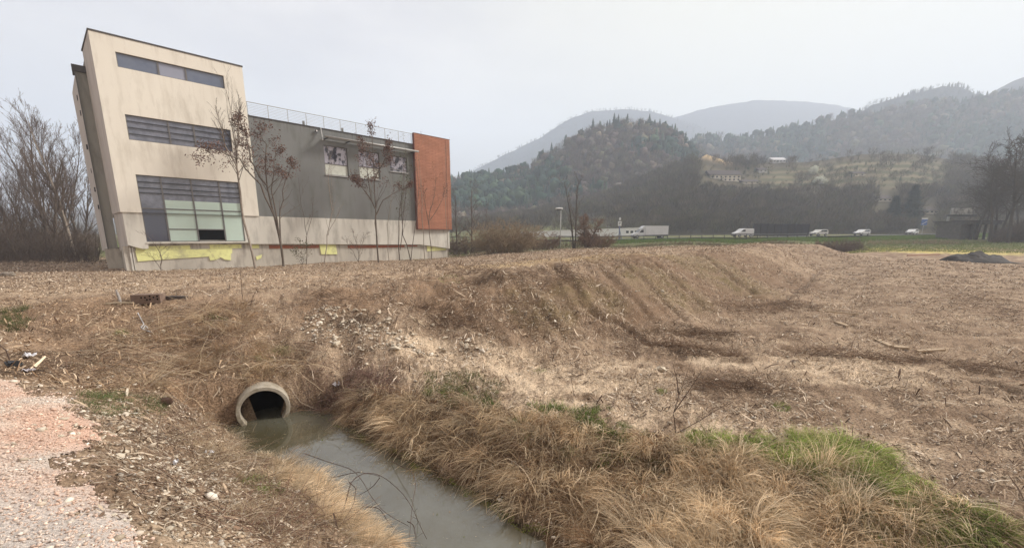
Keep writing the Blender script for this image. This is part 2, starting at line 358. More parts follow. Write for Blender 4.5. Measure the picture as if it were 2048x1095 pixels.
# ------------------------------------------------------------------ water in the ditch
WP = [at_z(px, py, WZ)[:2] for px, py in ((500, 815), (640, 815), (760, 850), (900, 930), (1030, 990), (1160, 1080), (1250, 1180))]
WP += [(3.5, .5), (2.2, -.3), (.2, 1.2)] + [at_z(px, py, WZ)[:2] for px, py in ((640, 1095), (560, 980), (470, 880))]
WP = np.array(WP); wx = np.linspace(WP[:, 0].min() - .3, WP[:, 0].max() + .3, 140); wy = np.linspace(WP[:, 1].min() - .3, WP[:, 1].max() + .3, 140)
X, Y = np.meshgrid(wx, wy); b = zg(X, Y)
iw = np.arange(140 * 140).reshape(140, 140); Qw = np.stack([iw[:-1, :-1], iw[:-1, 1:], iw[1:, 1:], iw[1:, :-1]], -1).reshape(-1, 4)
cxw = X.ravel()[Qw].mean(1); cyw = Y.ravel()[Qw].mean(1)
kw = (zg(cxw, cyw) < WZ + .08) | (np.hypot(cxw - PIPE[0], cyw - PIPE[1]) < .6)
M_water = M("murky_water", (.115, .112, .085), .008, col2=(.075, .066, .038), scale=.75, lo=.38, hi=.62, bump=.02, bscale=4, spec=.5, ior=2.1)
tag(link("ditch_water", mesh_np("ditch_water", np.stack([X.ravel(), Y.ravel(), np.full(X.size, WZ)], 1), [Qw[kw]], M_water, None, True)), kind="structure")

# ------------------------------------------------------------------ scattering helpers
def frame(d):
    d = d / (np.linalg.norm(d, axis=1, keepdims=True) + 1e-9)
    a = np.cross(d, np.array([0, 0, 1.0])); l = np.linalg.norm(a, axis=1, keepdims=True); a = np.where(l < 1e-3, np.array([1.0, 0, 0]), a / np.maximum(l, 1e-3))
    return d, a, np.cross(a, d)
def grad(x, y, e=.15):
    return np.stack([(zg(x + e, y) - zg(x - e, y)) / (2 * e), (zg(x, y + e) - zg(x, y - e)) / (2 * e)], 1)
def off_pipe(x, y):
    dx, dy = x - PIPE_C[0], y - PIPE_C[1]; al = dx * PIPE_AX[0] + dy * PIPE_AX[1]; la = -dx * PIPE_AX[1] + dy * PIPE_AX[0]
    return ~((np.abs(la) < .5) & (al > -.22) & (al < .45))
def sample(pg, n, wobble=.15):
    pg = np.asarray(pg)[:, :2]; lo = pg.min(0); hi = pg.max(0); out = np.zeros((0, 2))
    while len(out) < n:
        q = lo + rng.random((n * 2, 2)) * (hi - lo)
        a, b = wob(q[:, 0], q[:, 1], wobble, 1.7); out = np.concatenate([out, q[inside(a, b, pg) & off_pipe(q[:, 0], q[:, 1])]])
    return out[:n]
def blades(name, P, L, W, d0, d1, col, mat, tipcol=1.25, seg=3):
    """grass blades: start at P, leave along d0 and bend over to d1; all (n,..) arrays"""
    n = len(P); d0 = d0 / np.linalg.norm(d0, axis=1, keepdims=True); d1 = d1 / np.linalg.norm(d1, axis=1, keepdims=True)
    side = np.cross(d0, rng.normal(size=(n, 3))); side /= np.linalg.norm(side, axis=1, keepdims=True) + 1e-9
    pos = P.copy(); Vs = []; Cs = []
    for k in range(seg + 1):
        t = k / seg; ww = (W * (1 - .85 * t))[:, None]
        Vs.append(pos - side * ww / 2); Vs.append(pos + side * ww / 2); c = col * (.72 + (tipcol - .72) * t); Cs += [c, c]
        d = d0 * (1 - t) + d1 * t; d /= np.linalg.norm(d, axis=1, keepdims=True) + 1e-9; pos = pos + d * (L / seg)[:, None]
    V = np.stack(Vs, 1).reshape(-1, 3); C = np.stack(Cs, 1).reshape(-1, 3); m = 2 * (seg + 1)
    base = np.arange(n)[:, None] * m
    Fq = np.concatenate([base + np.array([2 * k, 2 * k + 1, 2 * k + 3, 2 * k + 2]) for k in range(seg)])
    return mesh_np(name, V, [Fq], mat, C)
def chips(P, L, W, tilt=.35, up=.012):
    """flat bent flakes (straw, bark, leaves): 2 quads each"""
    n = len(P); g = grad(P[:, 0], P[:, 1]); a = rng.random(n) * 2 * pi; d = np.stack([np.cos(a), np.sin(a), g[:, 0] * np.cos(a) + g[:, 1] * np.sin(a) + rng.normal(size=n) * tilt], 1)
    d /= np.linalg.norm(d, axis=1, keepdims=True); s = np.stack([-np.sin(a), np.cos(a), -g[:, 0] * np.sin(a) + g[:, 1] * np.cos(a) + rng.normal(size=n) * tilt * 1.3], 1); s /= np.linalg.norm(s, axis=1, keepdims=True)
    c = P + np.array([0, 0, 1]) * (up + np.abs(d[:, 2]) * L / 2 * .7)[:, None]; L = L[:, None]; W = W[:, None]; bend = np.array([0, 0, 1]) * L * rng.normal(size=(n, 1)) * .12
    V = np.stack([c - d * L / 2 - s * W * .3, c - d * L / 2 + s * W * .3, c - s * W / 2 + bend, c + s * W / 2 + bend, c + d * L / 2 - s * W * .25, c + d * L / 2 + s * W * .25], 1).reshape(-1, 3)
    b = np.arange(n)[:, None] * 6
    return V, np.concatenate([b + np.array([0, 1, 3, 2]), b + np.array([2, 3, 5, 4])])
def ico(sub=1):
    t = (1 + 5 ** .5) / 2; v = [(-1, t, 0), (1, t, 0), (-1, -t, 0), (1, -t, 0), (0, -1, t), (0, 1, t), (0, -1, -t), (0, 1, -t), (t, 0, -1), (t, 0, 1), (-t, 0, -1), (-t, 0, 1)]
    f = [(0, 11, 5), (0, 5, 1), (0, 1, 7), (0, 7, 10), (0, 10, 11), (1, 5, 9), (5, 11, 4), (11, 10, 2), (10, 7, 6), (7, 1, 8), (3, 9, 4), (3, 4, 2), (3, 2, 6), (3, 6, 8), (3, 8, 9), (4, 9, 5), (2, 4, 11), (6, 2, 10), (8, 6, 7), (9, 8, 1)]
    v = [np.array(q) / np.linalg.norm(q) for q in v]
    for _ in range(sub):
        mid = {}; nf = []
        def m(i, j):
            k = (min(i, j), max(i, j))
            if k not in mid: q = v[i] + v[j]; v.append(q / np.linalg.norm(q)); mid[k] = len(v) - 1
            return mid[k]
        for a, b, c in f: x, y, z = m(a, b), m(b, c), m(c, a); nf += [(a, x, z), (b, y, x), (c, z, y), (x, y, z)]
        f = nf
    return np.array(v), np.array(f)
IC0 = ico(0); IC1 = ico(1); IC2 = ico(2)
def rock(seed, ic=IC1, rough=.28):
    r = np.random.default_rng(seed); v = ic[0].copy()
    for _ in range(13):       # chop with random planes: broken stone, not a ball
        nrm = r.normal(size=3); nrm /= np.linalg.norm(nrm); h = .34 + .34 * r.random(); dd = v @ nrm; v = v - np.maximum(dd - h, 0)[:, None] * nrm
    v = v + r.normal(size=v.shape) * rough * .12
    return v * np.array([1, .65 + .3 * r.random(), .5 + .3 * r.random()])
def pebbles(P, size, sink=.3):
    n = len(P); var = [rock(i, IC0, .3) for i in range(12)]; k = rng.integers(0, 12, n); a = rng.random(n) * 2 * pi
    v = np.stack(var)[k]; c, s = np.cos(a)[:, None], np.sin(a)[:, None]
    v = np.stack([v[..., 0] * c - v[..., 1] * s, v[..., 0] * s + v[..., 1] * c, v[..., 2]], -1) * size[:, None, None]
    V = (v + P[:, None, :] + np.array([0, 0, 1]) * (size * (1 - sink) * .45)[:, None, None]).reshape(-1, 3)
    return V, (np.arange(n)[:, None, None] * 12 + IC0[1]).reshape(-1, 3)
def pick(n, cols, jit=.18):
    c = np.asarray(cols)[rng.integers(0, len(cols), n)]; return c * (1 + jit * rng.normal(size=(n, 1))).clip(.5, 1.6)
M_attr = M("litter", (.85, .85, .85), .9, col2=(1.15, 1.15, 1.15), scale=40, attr=True, spec=.15)
M_stone = M("pale_limestone", (.70, .62, .50), .9, col2=(.50, .43, .33), scale=9, bump=.4, bscale=30, spec=.2)
M_grass = M("grass_blade", (.8, .8, .8), .75, col2=(1.2, 1.2, 1.2), scale=3, attr=True, spec=.25)
_nt = M_grass.node_tree; _b = _nt.nodes["Principled BSDF"]; _tl = _nt.nodes.new("ShaderNodeBsdfTranslucent"); _mx = _nt.nodes.new("ShaderNodeMixShader"); _mx.inputs[0].default_value = .5
_nt.links.new(_b.inputs["Base Color"].links[0].from_socket, _tl.inputs["Color"]); _nt.links.new(_b.outputs[0], _mx.inputs[1]); _nt.links.new(_tl.outputs[0], _mx.inputs[2]); _nt.links.new(_mx.outputs[0], _nt.nodes["Material Output"].inputs["Surface"])
def stuff(name, me): return tag(link(name, me), kind="stuff")

# --- litter of shredded wood and straw over the whole cleared ground
def seen_points(n, r0, r1, a0=-56, a1=56):
    r = np.exp(rng.uniform(math.log(r0), math.log(r1), n)); a = np.radians(rng.uniform(a0, a1, n)); return r * np.sin(a), r * np.cos(a), r
STRAW = [(.60, .49, .37), (.51, .40, .29), (.41, .31, .22), (.25, .175, .12), (.13, .088, .062), (.72, .62, .50), (.09, .06, .045), (.46, .36, .265)]
BANK0 = poly((700, 800), (780, 780), (900, 800), (1040, 830), (1200, 862), (1350, 885), (1500, 905), (1640, 930), (1760, 970), (1900, 1000), (2040, 1050), (2040, 1094), (1090, 1068), (1000, 1000), (880, 948), (780, 898), (700, 850))
n = 400000; x, y, r = seen_points(n, 2.8, 62); z = zg(x, y)
a_, b_ = wob(x, y, .25, 1.3)
ok = (z > WZ + .05) & ~inside(a_, b_, GRAVP) & ~inside(x, y, BANK0) & off_pipe(x, y) & (rng.random(n) < np.clip((r - 2.2) / 3.5, .12, 1) * np.where(x < -.3 - .28 * y, np.where(r < 7.5, .4, .75), 1)) & (fbm(x * .55, y * .55, 4) + rng.normal(size=n) * .2 > -.12) & ~((x < -19) & (np.abs(x * .7129 - y * -.7013) > 0) & (y > 44)) 
x, y, z, r = x[ok], y[ok], z[ok], r[ok]; n = len(x)
L = np.maximum(rng.gamma(1.6, .036, n) * np.clip(.4 + .06 * r, 0, 1), .0027 * r) * (1 + .009 * r); W = np.maximum(L * rng.uniform(.035, .16, n), .0008 * r)
red = inside(x, y, poly((0, 600), (480, 590), (560, 740), (430, 780), (200, 790), (0, 760)))
V_, F_ = chips(np.stack([x, y, z], 1), L, W, .42); c = pick(n, STRAW); c[red] *= np.array([.92, .84, .75])
stuff("wood_litter", mesh_np("wood_litter", V_, [F_], M_attr, np.repeat(c, 6, 0)))
# --- small stones
n = 42000; x, y, r = seen_points(n, 2.6, 45); z = zg(x, y); ok = (z > WZ + .05) & off_pipe(x, y) & (fbm(x * .5 + 7, y * .5, 3) + rng.normal(size=n) * .3 > .1); x, y, z, r = x[ok], y[ok], z[ok], r[ok]
sz = np.maximum(rng.gamma(2, .008, len(x)), .0011 * r) 
V_, F_ = pebbles(np.stack([x, y, z], 1), sz); c = pick(len(x), [(.58, .50, .41), (.47, .40, .32), (.36, .30, .23), (.66, .60, .51)])
stuff("small_stones", mesh_np("small_stones", V_, [F_], M_attr, np.repeat(c, 12, 0)))
# rubble patch and stony verge beside the gravel
P1 = sample(poly((620, 610), (700, 640), (780, 670), (960, 690), (1000, 720), (840, 715), (720, 705), (640, 690), (600, 640)), 1500, .8)
P2 = sample(poly((130, 860), (230, 800), (330, 830), (420, 930), (500, 1040), (600, 1095), (290, 1095), (230, 990), (140, 900)), 1300, .35)
P3 = sample(poly((1000, 560), (1100, 560), (1160, 640), (1100, 690), (1000, 660)), 260, .3)
PP = np.concatenate([P1, P2, P3]); z = zg(PP[:, 0], PP[:, 1]); sz = np.concatenate([rng.gamma(1.8, .015, 1500), rng.gamma(2.0, .0085, 1300), rng.gamma(2, .014, 260)])
V_, F_ = pebbles(np.column_stack([PP, z]), sz); stuff("rubble", mesh_np("rubble", V_, [F_], M_attr, np.repeat(pick(len(PP), [(.64, .57, .47), (.52, .45, .36), (.40, .33, .25), (.72, .66, .57), (.30, .235, .17)]), 12, 0)))
# gravel grains
P = sample(np.array([*GRAVP[:10], (-.3, 1.2), (-5, 1.2), (-9, 6.0)]), 26000, .2); P = P[P[:, 1] > 1.0]; z = zg(P[:, 0], P[:, 1]) + .012
V_, F_ = pebbles(np.column_stack([P, z]), rng.gamma(4, .0024, len(P))); pkp = np.clip(.5 + 1.1 * fbm(P[:, 0] * .9, P[:, 1] * .9, 4), 0, 1)[:, None]
c = pick(len(P), [(.66, .58, .51), (.58, .48, .41), (.70, .66, .61), (.50, .38, .31)]) * (1 - pkp) + pick(len(P), [(.66, .46, .36), (.72, .56, .45), (.56, .38, .29)]) * pkp
stuff("gravel", mesh_np("gravel", V_, [F_], M_attr, np.repeat(c, 12, 0)))
# ------------------------------------------------------------------ the abandoned building
YAW = rad(45.446); UB = np.array([sin(YAW), cos(YAW), 0]); NB = np.array([cos(YAW), -sin(YAW), 0]); DB = 42.0
def on_wall(s, e, z): return UB * s - NB * (DB + e) + np.array([0, 0, z])
OFF = (1.4, 0, -2.6)
bld = empty("building", tuple(on_wall(1.4, 0, -2.6)), "abandoned office block with cream tower, grey hall and terracotta corner", "building", rz=pi / 2 - YAW)
def stain_plaster(name, a, b, c):
    m = M(name, a, .9, col2=b, scale=.5, lo=.3, hi=.7, bump=.12, bscale=60, spec=.15, col3=c, scale3=1.2, stretch=(1, 1, .25)); return m
M_plaster = stain_plaster("cream_plaster", (.82, .785, .70), (.76, .72, .635), (.65, .61, .53))
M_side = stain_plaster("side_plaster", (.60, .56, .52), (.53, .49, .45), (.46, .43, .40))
M_conc = stain_plaster("weathered_concrete", (.69, .67, .61), (.58, .56, .505), (.45, .435, .39))
M_base = stain_plaster("rough_concrete", (.60, .565, .50), (.48, .455, .40), (.33, .30, .265))
M_grey = stain_plaster("grey_render", (.215, .222, .22), (.185, .19, .187), (.165, .172, .162))
M_pier = stain_plaster("pier_render", (.34, .335, .305), (.28, .28, .25), (.22, .22, .20))
M_frame = M("window_metal", (.15, .145, .145), .5, spec=.4)
M_dark = M("dark_metal", (.045, .045, .05), .6)
M_steel = M("galvanised_steel", (.42, .42, .41), .5, col2=(.33, .33, .32), metal=.3)
M_glass = M("grey_glass", (.085, .115, .185), .04, col2=(.13, .16, .225), scale=.7, spec=.5, ior=2.0)
M_glassd = M("dark_glass", (.06, .07, .105), .06, spec=.5, ior=1.7)
M_reflect = M("smudged_reflection_glass", (.42, .41, .48), .12, col2=(.03, .03, .045), scale=2.6, lo=.46, hi=.56, spec=.5, ior=1.6, stretch=(1, 1, .6))  # pale tone paints a reflection into the glass colour, broken by dark smudges
M_blind = M("pale_green_blind", (.50, .62, .56), .35, col2=(.52, .66, .59), scale=1.5, spec=.5)
M_blindw = M("white_blind", (.60, .62, .56), .5, col2=(.50, .52, .46), scale=3)
M_insul = M("yellow_insulation", (.86, .88, .42), .85, col2=(.74, .76, .34), scale=3, col3=(.56, .56, .32), scale3=1.5)
M_black = M("interior_shade", (.006, .006, .006), .9, spec=0)
M_cap = M("roof_flashing", (.075, .07, .068), .6)
# brick material for the strips and the terracotta corner
def brick_mat(name, c1, c2, mortar, sx, sy, msize):
    m = bpy.data.materials.new(name); m.use_nodes = True; nt = m.node_tree; N = nt.nodes; b = N["Principled BSDF"]; b.inputs["Roughness"].default_value = .85; b.inputs["Specular IOR Level"].default_value = .2
    tc = N.new("ShaderNodeTexCoord"); mp = N.new("ShaderNodeMapping"); mp.inputs["Rotation"].default_value = (pi / 2, 0, 0); nt.links.new(tc.outputs["Object"], mp.inputs[0])
    br = N.new("ShaderNodeTexBrick"); nt.links.new(mp.outputs[0], br.inputs["Vector"])
    br.inputs["Color1"].default_value = (*c1, 1); br.inputs["Color2"].default_value = (*c2, 1); br.inputs["Mortar"].default_value = (*mortar, 1)
    br.inputs["Scale"].default_value = 1; br.inputs["Brick Width"].default_value = sx; br.inputs["Row Height"].default_value = sy; br.inputs["Mortar Size"].default_value = msize; br.inputs["Bias"].default_value = 0
    nz = N.new("ShaderNodeTexNoise"); nz.inputs["Scale"].default_value = .8; nz.inputs["Detail"].default_value = 5; nt.links.new(tc.outputs["Object"], nz.inputs["Vector"])
    rp = N.new("ShaderNodeMapRange"); rp.inputs[1].default_value = .3; rp.inputs[2].default_value = .7; rp.inputs[3].default_value = .82; rp.inputs[4].default_value = 1.12; nt.links.new(nz.outputs["Fac"], rp.inputs[0])
    vm = N.new("ShaderNodeVectorMath"); vm.operation = "SCALE"; nt.links.new(br.outputs["Color"], vm.inputs[0]); nt.links.new(rp.outputs[0], vm.inputs["Scale"])
    nt.links.new(vm.outputs[0], b.inputs["Base Color"]); return m
M_terra = brick_mat("terracotta_tiles", (.42, .195, .125), (.37, .168, .106), (.24, .108, .07), .9, .15, .016)
M_brick = brick_mat("red_brick", (.40, .125, .06), (.33, .10, .05), (.30, .2, .15), .25, .07, .008)

def wall_stain(m, x0, x1, zs, drop, colr, fac, sx=3.0, lo=.5, hi=.68):
    nt = m.node_tree; N = nt.nodes; Lk = nt.links; b = N["Principled BSDF"]; src = b.inputs["Base Color"].links[0].from_socket
    tc = N.new("ShaderNodeTexCoord"); sp = N.new("ShaderNodeSeparateXYZ"); Lk.new(tc.outputs["Object"], sp.inputs[0])
    mp = N.new("ShaderNodeMapping"); mp.inputs["Scale"].default_value = (sx, .3, .12 * sx / 3); Lk.new(tc.outputs["Object"], mp.inputs[0])
    nz = N.new("ShaderNodeTexNoise"); nz.inputs["Scale"].default_value = 1; nz.inputs["Detail"].default_value = 5; Lk.new(mp.outputs[0], nz.inputs["Vector"])
    def mr(sock, a, c, d=0.0, e=1.0):
        r = N.new("ShaderNodeMapRange"); r.interpolation_type = "SMOOTHSTEP"; r.inputs[1].default_value = a; r.inputs[2].default_value = c; r.inputs[3].default_value = d; r.inputs[4].default_value = e; Lk.new(sock, r.inputs[0]); return r.outputs[0]
    def mul(a, c):
        q = N.new("ShaderNodeMath"); q.operation = "MULTIPLY"; Lk.new(a, q.inputs[0])
        if isinstance(c, float): q.inputs[1].default_value = c
        else: Lk.new(c, q.inputs[1])
        return q.outputs[0]
    f = mul(mr(nz.outputs["Fac"], lo, hi), mul(mul(mr(sp.outputs["Z"], zs - drop, zs), mr(sp.outputs["Z"], zs + .02, zs + .1, 1.0, 0.0)), mul(mul(mr(sp.outputs["X"], x0, x0 + .4), mr(sp.outputs["X"], x1 - .4, x1, 1.0, 0.0)), fac)))
    mx = N.new("ShaderNodeMix"); mx.data_type = "RGBA"; Lk.new(f, mx.inputs[0]); Lk.new(src, mx.inputs[6]); mx.inputs[7].default_value = (*colr, 1); Lk.new(mx.outputs[2], b.inputs["Base Color"])
for zs, d in ((6.84 + 2.6, 1.9), (11.63 + 2.6, 2.2)): wall_stain(M_plaster, 1.0, 7.7, zs, d, (.46, .40, .33), .2)
wall_stain(M_plaster, 0, 9, 13.6 + 2.6, .9, (.55, .50, .43), .4, 4)
wall_stain(M_grey, 22.6, 25.2, 9.0 + 2.6, 7.0, (.10, .14, .075), .75, 1.2, .38, .6); wall_stain(M_grey, 9, 25, 9.95 + 2.6, 1.2, (.10, .10, .095), .6, 4)
wall_stain(M_conc, 0, 29.5, 1.74 + 2.6, 1.6, (.36, .34, .30), .45, 3); wall_stain(M_base, 0, 29.5, -.5 + 2.6, 1.8, (.22, .20, .17), .7, 3)
H3 = (2.6, 8.92, 11.65, 12.62); H2 = (2.55, 8.93, 6.86, 8.57); H1 = (2.58, 9.05, -.40, 4.47)
BK = 14.0
def bp(mb, name, mat, parent=bld, smooth=False): return mb.build(name, mat, parent, off=OFF, smooth=smooth)
t = MB().wall(1.4, 10.3, 1.75, 13.6, 0, .30, [H3, H2, (H1[0], H1[1], 1.75, H1[3])])
t.add([(10.3, 0, 1.75), (10.3, BK, 1.75), (10.3, BK, 13.6), (10.3, 0, 13.6)], [(0, 1, 2, 3)])
t.add([(1.4, 0, 13.6), (10.3, 0, 13.6), (10.3, BK, 13.6), (.8, BK, 13.6)], [(0, 1, 2, 3)]).add([(.8, BK, 1.75), (10.3, BK, 1.75), (10.3, BK, 13.6), (.8, BK, 13.6)], [(0, 3, 2, 1)])
t.add([(1.4, 0, 1.75), (10.3, 0, 1.75), (10.3, .1, 1.75), (1.4, .1, 1.75)], [(0, 3, 2, 1)])
bp(t, "tower_wall", M_plaster)
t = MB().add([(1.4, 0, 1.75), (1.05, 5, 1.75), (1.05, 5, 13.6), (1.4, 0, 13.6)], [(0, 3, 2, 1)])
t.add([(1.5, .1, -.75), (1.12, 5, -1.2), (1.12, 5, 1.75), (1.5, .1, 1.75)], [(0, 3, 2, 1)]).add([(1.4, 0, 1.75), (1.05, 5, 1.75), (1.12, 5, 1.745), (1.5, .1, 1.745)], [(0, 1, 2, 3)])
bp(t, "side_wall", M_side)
bp(MB().prism([(1.36, -.04), (10.34, -.04), (10.34, .3), (1.66, .3), (1.3, 5.02), (.99, 5.02)], 'z', 13.602, 13.70), "parapet_cap", M_cap)
# grey hall
W1 = (16.38, 18.65, 5.84, 8.52); W2 = (19.80, 22.03, 5.83, 8.51); W3 = (23.22, 25.30, 6.86, 8.46)
t = MB().wall(10.3, 26.3, 1.75, 9.92, .12, .28, [W1, W2, W3])
t.add([(10.3, .12, 9.92), (26.3, .12, 9.92), (30.7, 1, 9.92), (30.7, BK, 9.92), (10.3, BK, 9.92)], [(0, 1, 2, 3, 4)])
t.add([(30.7, .1, 1.75), (30.7, BK, 1.75), (30.7, BK, 9.92), (30.7, .1, 9.92)], [(0, 1, 2, 3)]).add([(10.3, BK, -2.5), (30.7, BK, -2.5), (30.7, BK, 9.92), (10.3, BK, 9.92)], [(0, 3, 2, 1)])
bp(t, "hall_wall", M_grey)
bp(MB().box(10.303, 26.1, .06, .3, 9.923, 10.0), "roof_flashing", M_cap)
# concrete band with the lower half of the big window, its ragged lower edge
t = MB().wall(1.5, 9.3, -.52, 1.75, .10, .25, [(H1[0], H1[1], -.40, 1.75)])
t.prism([(9.3, -.64), (13, -.68), (19, -.80), (24.0, -.88), (26.4, -.90), (28.5, -1.16), (30.7, -1.46), (30.7, 1.747), (9.3, 1.747)], 'y', .10, .42)
t.prism([(1.5, -.52), (1.5, -.62), (1.95, -.80), (2.3, -.92), (2.62, -.90), (2.66, -.54), (9.3, -.54), (9.3, -.515), (1.5, -.515)], 'y', .085, .2)
bp(t, "concrete_band", M_conc)
bp(MB().box(2.55, 9.3, .03, .34, -.535, -.42), "window_ledge", M_conc)
t = MB().box(1.75, 30.55, .40, .8, -3.4, -.3); t.box(1.2, 1.72, .45, 8, -3.4, -.7); t.box(30.2, 30.56, .8, 6, -3.4, 1.7)
bp(t, "foundation_wall", M_base)
bp(MB().box(1.52, 1.62, .36, .46, -2.9, -.55).box(1.68, 1.74, .33, .40, -2.9, -.8), "corner_strip", M_conc)
# terracotta corner
t = MB().box(26.12, 30.86, -.22, .09, .88, 11.06); t.box(30.71, 30.86, .09, 5, .88, 11.06)
bp(t, "terracotta_cladding", M_terra)
bp(MB().box(26.06, 26.115, -.24, .11, .86, 11.12).box(26.06, 30.9, -.24, .11, 11.063, 11.12).box(26.06, 30.9, -.24, .11, .80, .877), "cladding_trim", M("rust_trim", (.16, .055, .04), .6))
bp(MB().box(30.36, 30.40, -.26, -.222, .9, 11.0), "cladding_joint", M("pale_terracotta", (.5, .27, .2), .7))
# side pier beyond the tower flank
t = MB().box(.48, 1.04, 5.02, 6.1, -.95, 12.1); bp(t, "pier", M_pier)
bp(MB().box(.30, 1.2, 4.85, 6.3, 12.103, 12.55), "pier_cap", M_cap)
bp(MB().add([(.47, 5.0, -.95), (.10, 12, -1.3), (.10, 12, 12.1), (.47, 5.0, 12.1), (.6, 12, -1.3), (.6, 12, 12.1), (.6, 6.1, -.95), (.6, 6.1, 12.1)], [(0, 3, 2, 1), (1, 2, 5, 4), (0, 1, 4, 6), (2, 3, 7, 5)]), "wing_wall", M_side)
bp(MB().box(.415, .478, 4.9, 5.0, -1.0, 12.1), "pier_edge", M("slate_edge", (.16, .165, .16), .7))
t = MB()
for k, z in enumerate((2.2, 3.6, 5.1, 6.8, 9.4, 10.6)): bp(MB().box(.32 - .02 * (k % 2), .40, 6.2 + .5 * (k % 3), 6.7 + .5 * (k % 3), z, z + .32), "wing_vent", M_dark)
t = MB().box(.25, 1.5, 5.05, 9, -3.4, -.95); bp(t, "wing_foundation", M_base)

def window(hole, y, mull, rails, slats, name="window"):
    a, b, c, d = hole; m = MB(); w = .055
    m.box(a, b, y, y + .09, c, c + w).box(a, b, y, y + .09, d - w, d).box(a, a + w, y, y + .09, c + w, d - w).box(b - w, b, y, y + .09, c + w, d - w)
    for x in mull: m.box(x - .05, x + .05, y - .012, y + .085, c + w + .002, d - w - .002)
    for x0, x1, z in rails: m.box(x0, x1, y + .004, y + .08, z - .04, z + .04)
    f = bp(m, name, M_frame)
    if slats:
        s_ = MB()
        for x0, x1, z in slats: s_.box(x0, x1, y - .03, y - .015, z - .035, z + .03)
        s_.build("slat_bar", M_dark, f, off=OFF)
    return f
def pane(f, a, b, c, d, y, mat, name="pane"): return MB().box(a, b, y, y + .012, c, d).build(name, mat, f, off=OFF)
# top strip window
f = window(H3, .10, (4.85, 6.48), [], []); a, b, c, d = H3
pane(f, a + .05, 4.8, c + .05, d - .05, .14, M_glass); pane(f, 4.9, 6.43, c + .05, d - .05, .14, M("lilac_glass", (.29, .31, .39), .08, ior=1.8)); pane(f, 6.53, b - .05, c + .05, d - .05, .14, M_glass)
# louvred middle window
cols = [(H2[0] + .06, 4.88), (4.99, 6.43), (6.54, H2[1] - .06)]; zz = [H2[2] + (H2[3] - H2[2]) * k / 4 for k in (1, 2, 3)]
f = window(H2, .10, (4.935, 6.48), [], [(x0, x1, z) for x0, x1 in cols for z in zz])
M_lilac = M("streaky_glass", (.20, .215, .27), .08, col2=(.11, .125, .165), scale=1.8, spec=.5, ior=1.7)
for x0, x1 in cols: pane(f, x0, x1, H2[2] + .05, H2[3] - .05, .14, M_lilac)
# big ground floor window: slats above, blinds below, one pane gone
c0, c1, c2, c3 = (H1[0] + .055, 3.92), (4.02, 5.76), (5.86, 7.60), (7.70, H1[1] - .055); z0, z1 = H1[2] + .05, H1[3] - .05
zr = [H1[3] - (H1[3] - H1[2]) * q for q in (.10, .185, .26)]; zm = 2.08; zl = .56
f = window(H1, .12, (3.97, 5.81, 7.65), [(c0[0], c0[1], zm), (c1[0], c1[1], zm), (c2[0], c2[1], zm), (c3[0], c3[1], zm), (c1[0], c1[1], zl), (c2[0], c2[1], zl)], [(q[0], q[1], z) for q in (c0, c1, c2, c3) for z in zr])
for q in (c0, c1, c2, c3): pane(f, q[0], q[1], 2.75, z1, .16, M_lilac)
pane(f, *c0, zm + .04, 2.75, .163, M_lilac); pane(f, *c0, z0, zm - .04, .16, M_glassd)
for q in (c1, c2, c3): pane(f, q[0], q[1], zm + .04, 2.748, .155, M_blind, "blind")
pane(f, *c1, zl + .04, zm - .04, .155, M_blind, "blind"); pane(f, *c2, zl + .04, zm - .04, .155, M_blind, "blind"); pane(f, *c3, z0, zm - .04, .155, M_blind, "blind"); pane(f, *c1, z0, zl - .04, .155, M_blind, "blind")
bp(MB().box(c2[0] - .3, c2[1] + .3, 1.2, 1.25, -.9, 1.0).box(2.0, 9.8, .44, .46, -.5, -.41), "room_shade_sheet", M_black)  # black sheet painted as the shade of the room behind the missing pane
# hall windows
for k, wd in enumerate((W1, W2, W3)):
    a, b, c, d = wd; zs = c + (d - c) * (.38, .42, .15)[k]
    f = window(wd, .22, [], [(a + .055, b - .055, zs)], [])
    pane(f, a + .05, b - .05, zs + .04, d - .05, .25, M_reflect); pane(f, a + .05, b - .05, c + .05, zs - .04, .25, M_blindw if k < 2 else M_reflect, "blind" if k < 2 else "pane")
    bp(MB().box(a - .06, b + .06, .02, .118, c - .09, c - .003), "window_sill", M_steel)
# sunshade over the hall windows
y0, y1 = -.85, .118
sh = bp(MB().tube([(16.2, y0, 9.12), (26.2, y0, 9.08)], .10, 8), "sunshade", M_steel, smooth=True)
m = MB()
for k in range(7): m.box(16.35, 26.05, y0 + .14 + .11 * k, y0 + .20 + .11 * k, 9.06, 9.09)
m.build("sunshade_slats", M("shade_slats", (.20, .20, .19), .7), sh, off=OFF)
for s in (16.5, 18.6, 23.4, 25.8): MB().box(s - .03, s + .03, y0 + .06, y1, 8.96, 9.055).build("sunshade_arm", M_dark, sh, off=OFF)
MB().tube([(16.25, .05, 9.98), (16.02, -.80, 8.72)], .055, 6).build("sunshade_strut", M_steel, sh, off=OFF)
